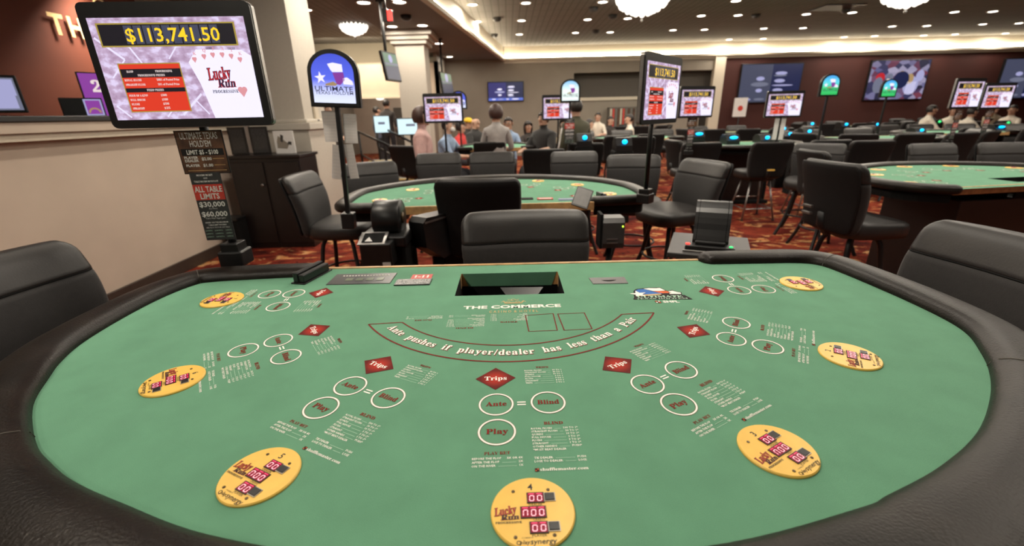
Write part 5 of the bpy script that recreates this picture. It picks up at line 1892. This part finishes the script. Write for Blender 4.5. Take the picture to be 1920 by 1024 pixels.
sh = thing('card_shuffler', 'black hooded card shuffler on grey stand behind the foreground table', 'card shuffler', (0.900, 1.885, 0.012), -0.42)
mb = MB(); mb.box(-0.165, 0.165, -0.20, 0.16, 0.775, 0.80, 'grey_plastic', 0.005); mb.box(-0.13, 0.13, -0.16, 0.13, -0.012, 0.775, 'grey_plastic', 0.006); mb.build('stand', sh)
mb = MB()
prof = [(-0.085, 0.805), (-0.085, 0.835), (-0.075, 0.852)] + [(-0.066 + 0.115 * (1 - math.cos(a)), 0.852 + 0.135 * math.sin(a)) for a in [PI / 2 * i / 8 for i in range(1, 9)]] + [(0.10, 0.978), (0.125, 0.955), (0.13, 0.805)]
hood_prism(mb, prof, -0.072, 0.072, 'black_plastic')
hd = mb.build('hood', sh)
for x in (-0.058, 0.058):
    mb = MB(); hood_prism(mb, [(y - 0.0012, z + 0.0012) for y, z in prof], x - 0.0012, x + 0.0012, 'matte_black'); mb.build('hood_groove', hd)
mb = MB()
mb.box(-0.098, 0.098, -0.150, -0.085, 0.802, 0.824, 'black_plastic', 0.004)
mb.box(-0.060, 0.060, -0.125, -0.10, 0.824, 0.838, 'black_plastic', 0.004)
mb.build('card_mouth', sh)
mb = MB(); mb.box(-0.105, 0.105, -0.168, -0.158, 0.800, 0.808, 'steel', 0.002); mb.build('front_lip', sh)
mb = MB(); mb.ball((-0.088, -0.128, 0.826), (0.010, 0.008, 0.005), 'red_led', 8); mb.build('red_button', sh)
mb = MB(); mb.ball((0.082, -0.128, 0.826), (0.008, 0.007, 0.004), 'green_led', 8); mb.build('green_button', sh)
# the second table's shuffler, seen from its side
s2 = thing('card_shuffler', "black drum shaped card shuffler at the second table's left dealer corner", 'card shuffler', (-0.66, 2.30, 0))
mb = MB(); mb.box(-0.12, 0.10, -0.10, 0.16, 0.0, 0.74, 'matte_black', 0.006); mb.box(-0.14, 0.11, -0.12, 0.18, 0.74, 0.80, 'black_plastic', 0.01); mb.build('stand', s2)
mb = MB()
lp = []
for x in (-0.075, -0.07, 0.062, 0.067):
    k = 0.97 if abs(x) > 0.066 and x != -0.07 else 1.0
    lp.append([Vector((x, 0.03 + 0.098 * k * math.cos(2 * PI * i / 28), 0.865 + 0.098 * k * math.sin(2 * PI * i / 28))) for i in range(28)])
mb.loft(lp, 'black_plastic')
dr = mb.build('drum_hood', s2)
mb = MB()
lp = [[Vector((x, 0.03 + r_ * math.cos(2 * PI * i / 20), 0.865 + r_ * math.sin(2 * PI * i / 20))) for i in range(20)] for x, r_ in ((0.067, 0.03), (0.074, 0.03))]
mb.loft(lp, 'screw'); mb.build('hub_cap', dr)
mb = MB(); mb.M = Matrix.Translation((-0.04, -0.14, 0.80)) @ Matrix.Rotation(0.35, 4, 'X')
mb.box(-0.08, 0.06, -0.06, 0.05, -0.005, 0.004, 'steel', 0.002); mb.box(-0.06, 0.045, -0.045, 0.035, 0.003, 0.006, 'matte_black')
mb.add([(-0.045, -0.04, 0.0068), (-0.005, -0.04, 0.0068), (-0.03, 0.0, 0.0068)], [(0, 1, 2)], 'paper')
mb.build('card_tray', s2)
mb = MB(); mb.box(-0.11, 0.05, -0.20, -0.08, 0.66, 0.785, 'black_plastic', 0.008); ft = mb.build('tray_body', s2)
mb = MB(); mb.box(0.0, 0.04, -0.202, -0.200, 0.665, 0.685, 'paper'); mb.build('label_sticker', ft)
s3 = thing('dealer_console', "black slanted console box hanging under the second table's left dealer edge", 'console', (-0.44, 2.44, 0))
mb = MB()
mb.M = Matrix.Rotation(-0.55, 4, 'Z')
hood_prism(mb, [(-0.14, 0.70), (-0.15, 0.84), (-0.12, 0.865), (0.18, 0.85), (0.18, 0.62), (0.0, 0.60)], -0.055, 0.055, 'black_plastic')
mb.build('body', s3)
mb = MB(); mb.M = Matrix.Rotation(-0.55, 4, 'Z'); mb.box(0.056, 0.060, -0.14, 0.17, 0.835, 0.845, 'steel'); mb.box(-0.061, -0.055, -0.14, -0.135, 0.70, 0.84, 'steel'); mb.build('metal_edge', s3)
mb = MB(); mb.box(-0.03, 0.03, 0.05, 0.11, 0.0, 0.62, 'matte_black'); mb.build('support_post', s3)
# box with a green light on a post
s4 = thing('chip_dispenser', 'small black box with a green light on a thin post beside the dealer chairs', 'dispenser', (0.556, 2.36, 0))
mb = MB()
hood_prism(mb, [(-0.06, 0.672), (-0.066, 0.70), (-0.062, 0.815), (-0.04, 0.838), (0.05, 0.838), (0.06, 0.82), (0.06, 0.672)], -0.052, 0.066, 'grey_plastic')
hood_prism(mb, [(-0.05, 0.668), (-0.05, 0.86), (0.05, 0.86), (0.06, 0.668)], -0.066, -0.050, 'matte_black')
bd = mb.build('body', s4)
mb = MB(); mb.box(-0.03, 0.03, -0.069, -0.064, 0.722, 0.728, 'steel'); mb.box(-0.03, 0.03, -0.069, -0.064, 0.700, 0.707, 'steel'); mb.build('slot', bd)
mb = MB(); mb.ball((0.055, -0.064, 0.795), 0.005, 'lime_led', 8); mb.build('status_light', bd)
mb = MB(); mb.tube([(0, 0, 0.0), (0, 0, 0.68)], 0.016, 'matte_black', 8); mb.lathe([(0.12, 0), (0.12, 0.015), (0.02, 0.02)], 'matte_black', n=16); mb.build('post', s4)
# tablet leaning on the second table's edge
s5 = thing('tablet', "grey tablet in a black frame tilted up at the second table's wooden edge", 'tablet', (0.395, 2.50, 0.868), -0.25)
mb = MB(); mb.M = Matrix.Rotation(0.30, 4, 'Y') @ Matrix.Rotation(0.85, 4, 'X'); mb.box(-0.045, 0.055, 0.0, 0.135, -0.008, 0.0, 'black_plastic', 0.004); mb.build('casing', s5)
mb = MB(); mb.M = Matrix.Rotation(0.30, 4, 'Y') @ Matrix.Rotation(0.85, 4, 'X'); mb.box(-0.037, 0.047, 0.012, 0.123, -0.001, 0.0012, 'tablet_glass'); mb.build('screen', s5)
mb = MB(); mb.tube([(0.0, 0.02, 0.02), (0.0, 0.07, 0.01), (0, 0.09, -0.01)], 0.008, 'black_metal', 8); mb.build('bracket', s5)
# small things on the second table
for (px, py, w, d_, m_, nm, lab, cat) in ((1022, 373, 0.10, 0.05, 'card_red', 'rate_card', "red and white card lying at the second table's dealer edge", 'card'), (1065, 374, 0.12, 0.045, 'scr_text_dim', 'touch_screen', "flat bluish panel at the second table's dealer edge beside the tablet", 'panel'), (985, 373, 0.10, 0.05, 'print_black', 'button_tray', "small dark plate at the second table's dealer edge beside the tall chair", 'plate')):
    p = at_z(px, py, 0.869)
    mb = MB(); mb.box(-w / 2, w / 2, -d_ / 2, d_ / 2, 0.0, 0.006, m_, 0.001)
    if m_ == 'card_red':
        mb.box(-w / 2 + 0.01, w / 2 - 0.01, -d_ / 2 + 0.006, 0.0, 0.006, 0.0068, 'paper')
    o = mb.build(nm, None, (p.x, p.y, 0.8675)); tag(o, lab, cat)
p = at_z(1127, 372, 0.869)
t = thing('card_reader', "tiny black card reader at the right end of the second table's wooden edge", 'card reader', (p.x, p.y, 0.868), 0.2)
mb = MB(); mb.box(-0.02, -0.003, -0.04, 0.04, 0, 0.04, 'black_plastic', 0.003); mb.box(0.003, 0.02, -0.04, 0.04, 0, 0.034, 'black_plastic', 0.003); mb.box(-0.022, 0.022, -0.042, 0.042, 0, 0.006, 'black_plastic'); mb.build('slotted_body', t)

# far stands with coloured status lights
fs = thing('shuffler_stand', 'stand', 'card shuffler')
mb = MB(); mb.box(-0.12, 0.12, -0.12, 0.12, 0, 0.80, 'matte_black', 0.01); mb.build('stand', fs)
mb = MB(); hood_prism(mb, [(-0.12, 0.80), (-0.12, 0.86), (-0.05, 0.94), (0.06, 0.94), (0.12, 0.90), (0.12, 0.80)], -0.10, 0.10, 'black_plastic'); mb.build('hood', fs)
mb = MB(); mb.ball((0, 0, 0), (0.042, 0.02, 0.024), 'cyan_led', 10); mb.build('status_light', fs, (0, -0.118, 0.90))
ff = [True]
CY = [(1097, 258, 6.0, 'c', 'cyan, in the middle beside the olive jacket'), (1172, 266, 5.6, 'c', 'cyan, just left of the tall angled screen'), (1312, 251, 7.4, 'C', 'wide cyan light under the screen by the recess'), (1377, 258, 6.8, 'C', 'wide cyan light behind the stool on steel legs'),
      (1440, 258, 7.0, 'c', 'cyan, left of the centre right screen pole'), (1471, 241, 9.0, 'c', 'cyan, right of the centre right screen pole'), (1483, 251, 8.0, 'c', 'cyan, nearest of three right of that pole'), (1519, 246, 8.4, 'c', 'cyan, upper one left of the green arch pole'),
      (1517, 257, 7.3, 'c', 'cyan, lower one left of the green arch pole'), (1524, 232, 10.8, 'c', 'cyan, highest one left of the green arch pole'), (1588, 233, 10.6, 'c', 'cyan, right of the left green arch pole'), (1647, 233, 10.6, 'c', 'cyan, left of the right green arch pole'),
      (1730, 244, 8.6, 'c', 'cyan, behind the right hand half moon table'), (1880, 238, 8.8, 'C', 'wide cyan light at the far right edge'), (1763, 228, 11.2, 'g', 'green light below the leaning person in white'), (1892, 230, 10.6, 'g', 'green, at far right above the wide cyan')]
for (px, py, Y, k, where) in CY:
    p = at_y(px, py, Y)
    s = fs if ff[0] else copy_tree(fs)
    ff[0] = False
    s.location = (p.x, p.y + 0.13, p.z - 0.90)
    s.location.z = 0
    s.scale = (1, 1, p.z / 0.90)
    for ch in s.children:
        if ch.name.startswith('status_light'):
            ch.scale = (1.5, 1, 0.8) if k == 'C' else (0.8, 1, 1)
            if k == 'g':
                ch.data = ch.data.copy(); ch.data.materials.clear(); ch.data.materials.append(MATS['green_led'])
    tag(s, 'black stand with lit lamp: ' + where, 'card shuffler')
# ------------------------------------------------------------------ people
mat('skin', (0.50, 0.30, 0.21), 0.55, var=0.06)
mat('skin_tan', (0.38, 0.21, 0.14), 0.55, var=0.06)
mat('hair_black', (0.014, 0.010, 0.009), 0.5)
mat('hair_brown', (0.040, 0.016, 0.012), 0.5)
mat('eye_white', (0.7, 0.68, 0.65), 0.3)
mat('lip', (0.32, 0.12, 0.10), 0.5)
mat('trousers', (0.018, 0.018, 0.022), 0.85)
mat('trousers_maroon', (0.10, 0.015, 0.02), 0.85)
mat('shoe', (0.012, 0.012, 0.012), 0.5)
SHIRTS = {'pink': (0.52, 0.33, 0.31), 'grey': (0.30, 0.28, 0.27), 'black': (0.020, 0.019, 0.019), 'blue': (0.22, 0.30, 0.44), 'white': (0.62, 0.56, 0.47), 'olive': (0.055, 0.052, 0.028), 'red': (0.50, 0.03, 0.03), 'slate': (0.10, 0.12, 0.17), 'dark': (0.030, 0.024, 0.022), 'tan': (0.30, 0.24, 0.16), 'navy': (0.05, 0.06, 0.10)}
for k_, v_ in SHIRTS.items():
    mat('shirt_' + k_, v_, 0.85, var=0.12, vscale=14, sheen=0.1)


def make_person(label, px, py, Y, face, pose, shirt, hair='short', skin='skin', height=None, lean=0.0, arms='table', hairm='hair_black', legs='trousers', extra=None, group=None, bulk=1.0):
    """px,py = middle of the head in the photo at distance Y; face: 0 looks at the camera, 90 to the right, 180 away"""
    p = at_y(px, py, Y)
    headz = height if height else p.z
    f = math.radians(face)
    d = Vector((math.sin(f), -math.cos(f), 0))
    root_loc = Vector((p.x, p.y, 0)) - d * (0.04 + lean)
    root = thing('person', label, 'person', root_loc, math.atan2(d.y, d.x) - PI / 2, group)
    V = []; E = []; R = []; K = []
    sh = 'shirt_' + shirt

    def v(x, y, z, r, k, par=None):
        if bulk != 1.0 and (k == sh or k == legs):
            r = (r[0] * bulk, r[1] * bulk)
        V.append((x, y, z)); R.append(r); K.append(k)
        if par is not None:
            E.append((par, len(V) - 1))
        return len(V) - 1
    if pose == 'stand':
        pz = headz - 0.72
    else:
        pz = headz - 0.70
    pel = v(0, 0, pz, (0.15, 0.11), legs)
    wai = v(0, lean * 0.3, pz + 0.14, (0.145, 0.10), sh, pel)
    che = v(0, lean * 0.7, pz + 0.36, (0.165, 0.115), sh, wai)
    upc = v(0, lean * 0.9, pz + 0.47, (0.12, 0.085), sh, che)
    nec = v(0, lean * 0.97, pz + 0.545, (0.055, 0.055), skin, upc)
    h0 = v(0, lean + 0.012, pz + 0.61, (0.066, 0.074), skin, nec)
    h1 = v(0, lean + 0.020, pz + 0.69, (0.080, 0.096), skin, h0)
    h2 = v(0, lean + 0.010, pz + 0.765, (0.074, 0.090), skin, h1)
    for s in (-1, 1):
        sho = v(s * 0.155, lean * 0.88, pz + 0.450, (0.068, 0.062), sh, upc)
        if arms == 'table':
            elb = v(s * 0.245, lean + 0.13, pz + 0.235, (0.050, 0.048), sh, sho)
            wri = v(s * 0.155, lean + 0.36, pz + 0.235, (0.033, 0.030), skin, elb)
            hd = Vector((-s * 0.30, 0.95, -0.10))
        elif arms == 'down':
            elb = v(s * 0.225, lean * 0.7 - 0.02, pz + 0.175, (0.050, 0.048), sh, sho)
            wri = v(s * 0.235, lean * 0.5 + 0.10, pz - 0.03, (0.033, 0.030), skin, elb)
            hd = Vector((0, 0.35, -0.93))
        else:   # folded in front
            elb = v(s * 0.235, lean + 0.05, pz + 0.185, (0.050, 0.048), sh, sho)
            wri = v(s * 0.075, lean + 0.22, pz + 0.16, (0.033, 0.030), skin, elb)
            hd = Vector((-s * 0.85, 0.45, 0.0))
        hd.normalize()
        w_ = Vector(V[wri])
        pal = w_ + hd * 0.065
        pi_ = v(pal.x, pal.y, pal.z, (0.036, 0.019), skin, wri)
        side = hd.cross(Vector((0, 0, 1)) if arms != 'down' else Vector((0, 1, 0)))
        side.normalize()
        curl = Vector((0, 0, -1)) if arms != 'down' else Vector((0, 0.3, -0.2))
        for q, ln in ((-1.5, 0.055), (-0.5, 0.068), (0.5, 0.072), (1.5, 0.066)):
            a = pal + side * q * 0.017 + hd * 0.030
            b = a + hd * ln * 0.55
            c = b + (hd * 0.7 + curl * 0.5) * ln * 0.5
            i1 = v(a.x, a.y, a.z, (0.010, 0.010), skin, pi_)
            i2 = v(b.x, b.y, b.z, (0.009, 0.009), skin, i1)
            v(c.x, c.y, c.z, (0.0075, 0.0075), skin, i2)
        a = w_ + hd * 0.03 + side * s * 0.028
        b = a + side * s * 0.025 + hd * 0.035
        i1 = v(a.x, a.y, a.z, (0.011, 0.011), skin, pi_)
        v(b.x, b.y, b.z, (0.009, 0.009), skin, i1)
        hip = v(s * 0.085, 0.0, pz - 0.04, (0.088, 0.092), legs, pel)
        if pose == 'stand':
            kn = v(s * 0.095, 0.02, pz * 0.53, (0.062, 0.064), legs, hip)
            an = v(s * 0.10, -0.01, 0.09, (0.042, 0.045), legs, kn)
            v(s * 0.115, 0.13, 0.035, (0.042, 0.030), 'shoe', an)
        else:
            kn = v(s * 0.125, 0.40, pz - 0.05, (0.066, 0.066), legs, hip)
            an = v(s * 0.13, 0.38, max(0.09, pz - 0.50), (0.042, 0.045), legs, kn)
            v(s * 0.135, 0.50, max(0.035, pz - 0.545), (0.042, 0.030), 'shoe', an)
    me = bpy.data.meshes.new('skeleton')
    me.from_pydata(V, E, [])
    ob = bpy.data.objects.new('skeleton', me)
    COL.objects.link(ob)
    sk = ob.modifiers.new('skin', 'SKIN')
    sk.use_smooth_shade = True
    if not me.skin_vertices:
        me.skin_vertices.new()
    for i, r in enumerate(R):
        me.skin_vertices[0].data[i].radius = r
        me.skin_vertices[0].data[i].use_root = (i == 0)
    ss = ob.modifiers.new('sub', 'SUBSURF')
    ss.levels = 1; ss.render_levels = 1
    dg = bpy.context.evaluated_depsgraph_get()
    bm_ = bpy.data.meshes.new_from_object(ob.evaluated_get(dg))
    bpy.data.objects.remove(ob)
    mats = []
    for k in K:
        if k not in mats:
            mats.append(k)
    # paint each face by the nearest bone
    segs = [(Vector(V[a]), Vector(V[b]), K[b], R[b][0]) for a, b in E]
    vs = [x.co.copy() for x in bm_.vertices]
    mb = MB()
    groups = {}
    mi = []
    for poly in bm_.polygons:
        c = poly.center
        best = None
        for a, b, k, r in segs:
            ab = b - a
            t = max(0, min(1, (c - a).dot(ab) / max(1e-9, ab.length_squared)))
            q = a + ab * t
            dd = (c - q).length - r
            if best is None or dd < best[0]:
                best = (dd, k if t > 0.25 else k)
        mi.append(best[1])
    base = 0
    mb.v = [tuple(x) for x in vs]
    for poly, k in zip(bm_.polygons, mi):
        mb.f.append(tuple(poly.vertices)); mb.mi.append(mb._m(k)); mb.sm.append(True)
    bpy.data.meshes.remove(bm_)
    hc = Vector((0, lean + 0.015, pz + 0.695))
    # face
    for s in (-1, 1):
        mb.ball(hc + Vector((s * 0.032, 0.088, 0.012)), (0.013, 0.008, 0.008), 'eye_white', 8)
        mb.ball(hc + Vector((s * 0.032, 0.095, 0.012)), (0.0065, 0.004, 0.0065), 'hair_black', 6)
        mb.ball(hc + Vector((s * 0.032, 0.091, 0.030)), (0.019, 0.008, 0.005), hairm, 6)
        mb.ball(hc + Vector((s * 0.086, 0.0, 0.0)), (0.012, 0.022, 0.033), skin, 8)
    mb.ball(hc + Vector((0, 0.100, -0.014)), (0.013, 0.020, 0.026), skin, 8)
    mb.ball(hc + Vector((0, 0.087, -0.052)), (0.024, 0.010, 0.007), 'lip', 8)
    mb.ball(hc + Vector((0, 0.070, -0.078)), (0.032, 0.026, 0.022), skin, 8)
    body = mb.build('body', root)
    # hair
    if hair != 'bald':
        bm = bmesh.new()
        bmesh.ops.create_uvsphere(bm, u_segments=20, v_segments=14, radius=1)
        kill = []
        for vv in bm.verts:
            x, y, z = vv.co
            lowcut = (-0.72 if y < 0.08 else -0.05) if hair == 'short' else (-0.75 if hair == 'bob' else -1.0)
            rad = Vector((0.091, 0.106, 0.106)) if hair == 'short' else Vector((0.112, 0.124, 0.135))
            front = y > 0.35
            if (front and z < 0.42) or (not front and z < lowcut) or (y > -0.1 and z < -0.05 and hair != 'short' and abs(x) < 0.55):
                kill.append(vv)
            k = 1.0
            if hair == 'long' and z < 0:
                vv.co = (x * rad.x * 1.05, y * rad.y * 0.95 - 0.01, z * rad.z * 2.1)
            else:
                vv.co = (x * rad.x, y * rad.y - 0.008, z * rad.z)
            vv.co += hc + Vector((0, 0, 0.018))
        bmesh.ops.delete(bm, geom=kill, context='VERTS')
        h = MB()
        h.bmesh(bm, hairm, True)
        ho = h.build('hair', root)
        md = ho.modifiers.new('thick', 'SOLIDIFY'); md.thickness = 0.014; md.offset = -1
    for e in (extra or ()):
        x = MB()
        if e == 'mask':
            x.ball(hc + Vector((0, 0.075, -0.045)), (0.060, 0.040, 0.045), 'paper', 10); x.build('face_mask', root)
        elif e == 'glasses':
            for s in (-1, 1):
                x.tube([hc + Vector((s * 0.034 + 0.024 * math.cos(2 * PI * i / 12), 0.103, 0.010 + 0.017 * math.sin(2 * PI * i / 12))) for i in range(12)], 0.003, 'black_plastic', 5, closed=True)
            x.tube([hc + Vector((-0.01, 0.104, 0.012)), hc + Vector((0.01, 0.104, 0.012))], 0.0025, 'black_plastic', 5)
            x.build('glasses', root)
        elif e == 'cap':
            x.lathe([(0.108, 0.03), (0.106, 0.08), (0.07, 0.125), (0.002, 0.135)], 'scr_tan' if False else 'cap_yellow', tuple(hc), 16)
            x.prism([(hc.x + 0.075 * math.cos(a), hc.y + 0.06 + 0.12 * math.sin(a)) for a in [PI * i / 10 for i in range(11)]], hc.z + 0.03, hc.z + 0.04, 'cap_yellow')
            x.build('cap', root)
        elif e == 'stripes':
            for s in (-1, 1):
                for j in range(3):
                    sv = Vector((s * 0.222, lean * 0.9 - 0.005 + 0.013 * (j - 1), 0))
                    x.tube([Vector((s * 0.218, lean * 0.88 + 0.012 * (j - 1), pz + 0.43)), Vector((s * 0.272, lean * 0.72 - 0.02 + 0.012 * (j - 1), pz + 0.20)), Vector((s * 0.275, lean * 0.6 + 0.03 + 0.012 * (j - 1), pz + 0.08))], 0.0055, 'paper', 5)
            x.build('sleeve_stripes', root)
        elif e == 'hem':
            x.tube([Vector((0.158 * math.cos(2 * PI * i / 20), lean * 0.2 + 0.120 * math.sin(2 * PI * i / 20), pz + 0.05)) for i in range(20)], 0.014, 'paper', 6, closed=True)
            x.build('shirt_hem', root)
    return root


mat('cap_yellow', (0.75, 0.50, 0.03), 0.7)
P_ = make_person
P_('person in a pink top seated sideways facing right, by the bright monitor', 794, 220, 6.2, 95, 'sit', 'pink', 'bob', arms='down', hairm='hair_brown', bulk=1.35)
P_('person in a pale blue shirt and face mask leaning over the card table', 843, 236, 7.35, 75, 'sit', 'blue', 'short', lean=0.10, bulk=1.2, extra=('mask',))
P_('person in a red top behind the pole of the small arch sign', 866, 238, 9.9, 60, 'sit', 'red', 'bob')
P_('person in a yellow cap beside the red top', 879, 231, 10.9, 40, 'sit', 'dark', 'short', extra=('cap',))
P_('bald person in a black shirt seated at the card table', 893, 229, 8.95, 50, 'sit', 'black', 'bald', lean=0.06, bulk=1.2)
P_('person with dark bob and grey shirt seen from behind at the card table', 930, 213, 7.0, 180, 'sit', 'grey', 'bob', hairm='hair_brown', arms='front')
P_('person in glasses and a blue shirt facing the camera across the card table', 953, 231, 8.95, -5, 'sit', 'blue', 'short', 'skin_tan', extra=('glasses',))
P_('person with long dark hair seated far back between the card players', 991, 238, 11.0, 20, 'sit', 'dark', 'long', 'skin_tan')
P_('person in a black jacket seated facing left under the half hidden screen', 1017, 223, 7.3, -40, 'sit', 'black', 'short', bulk=1.4)
P_('person half hidden behind the screen pole next to the olive jacket', 1058, 234, 8.4, -40, 'sit', 'tan', 'bob', 'skin_tan')
P_('person in an olive jacket with white sleeve stripes standing with back to camera', 1078, 199, 6.6, 200, 'stand', 'olive', 'short', arms='down', legs='trousers_maroon', extra=('stripes', 'hem'), bulk=1.25)
P_('person in white seated low at the far table, left of the other white shirt', 1107, 232, 11.4, 100, 'sit', 'white', 'short', lean=0.12)
P_('person in a white shirt seated upright right of the olive jacket', 1121, 219, 12.8, -20, 'sit', 'white', 'short')
P_('person in dark clothes at the far table before the striped racks', 1146, 226, 13.0, 30, 'sit', 'dark', 'short')
P_('person in white with black hair facing left below the striped racks', 1178, 223, 11.4, -95, 'sit', 'white', 'short', lean=0.08)
P_('person with long dark hair in dark clothes standing beside the near column', 615, 204, 8.9, 60, 'stand', 'dark', 'long', hairm='hair_black', arms='front')
P_('person in a slate shirt standing in the corridor, left one of the two', 708, 206, 12.8, 130, 'stand', 'slate', 'short', arms='down')
P_('taller person in a dark jacket standing in the corridor, right one of the two', 725, 193, 12.2, 170, 'stand', 'dark', 'short', arms='down')
P_('person in white leaning forward at the far right table, left one of the group', 1750, 206, 11.2, 70, 'sit', 'white', 'short', 'skin_tan', lean=0.16)
P_('person in white with dark hair at the far right, second of the group', 1789, 208, 12.4, -30, 'sit', 'white', 'short', 'skin_tan', lean=0.08)
P_('person in white bent over the table behind the pair of screens', 1826, 210, 11.2, 80, 'sit', 'white', 'short', 'skin_tan', lean=0.15)
P_('person in pale clothes upright between the pair of screens', 1868, 203, 12.7, -10, 'sit', 'tan', 'short', 'skin_tan')
P_('person in white at the far right edge of the photo, facing left', 1898, 206, 11.5, -70, 'sit', 'white', 'short', 'skin_tan', lean=0.10)

# ------------------------------------------------------------------ light and view
w = bpy.data.worlds.new('world')
SC.world = w
w.use_nodes = True
bg = w.node_tree.nodes['Background']
bg.inputs[0].default_value = (1.0, 0.92, 0.82, 1)
bg.inputs[1].default_value = 0.12
SC.view_settings.view_transform = 'Standard'
SC.view_settings.look = 'None'
SC.view_settings.exposure = 0.14
SC.view_settings.gamma = 1.0
SC.view_settings.use_curve_mapping = False
SC.cycles.use_denoising = True
SC.cycles.max_bounces = 6
SC.cycles.diffuse_bounces = 3
SC.cycles.glossy_bounces = 3
SC.cycles.sample_clamp_indirect = 6.0
SC.cycles.use_light_tree = True
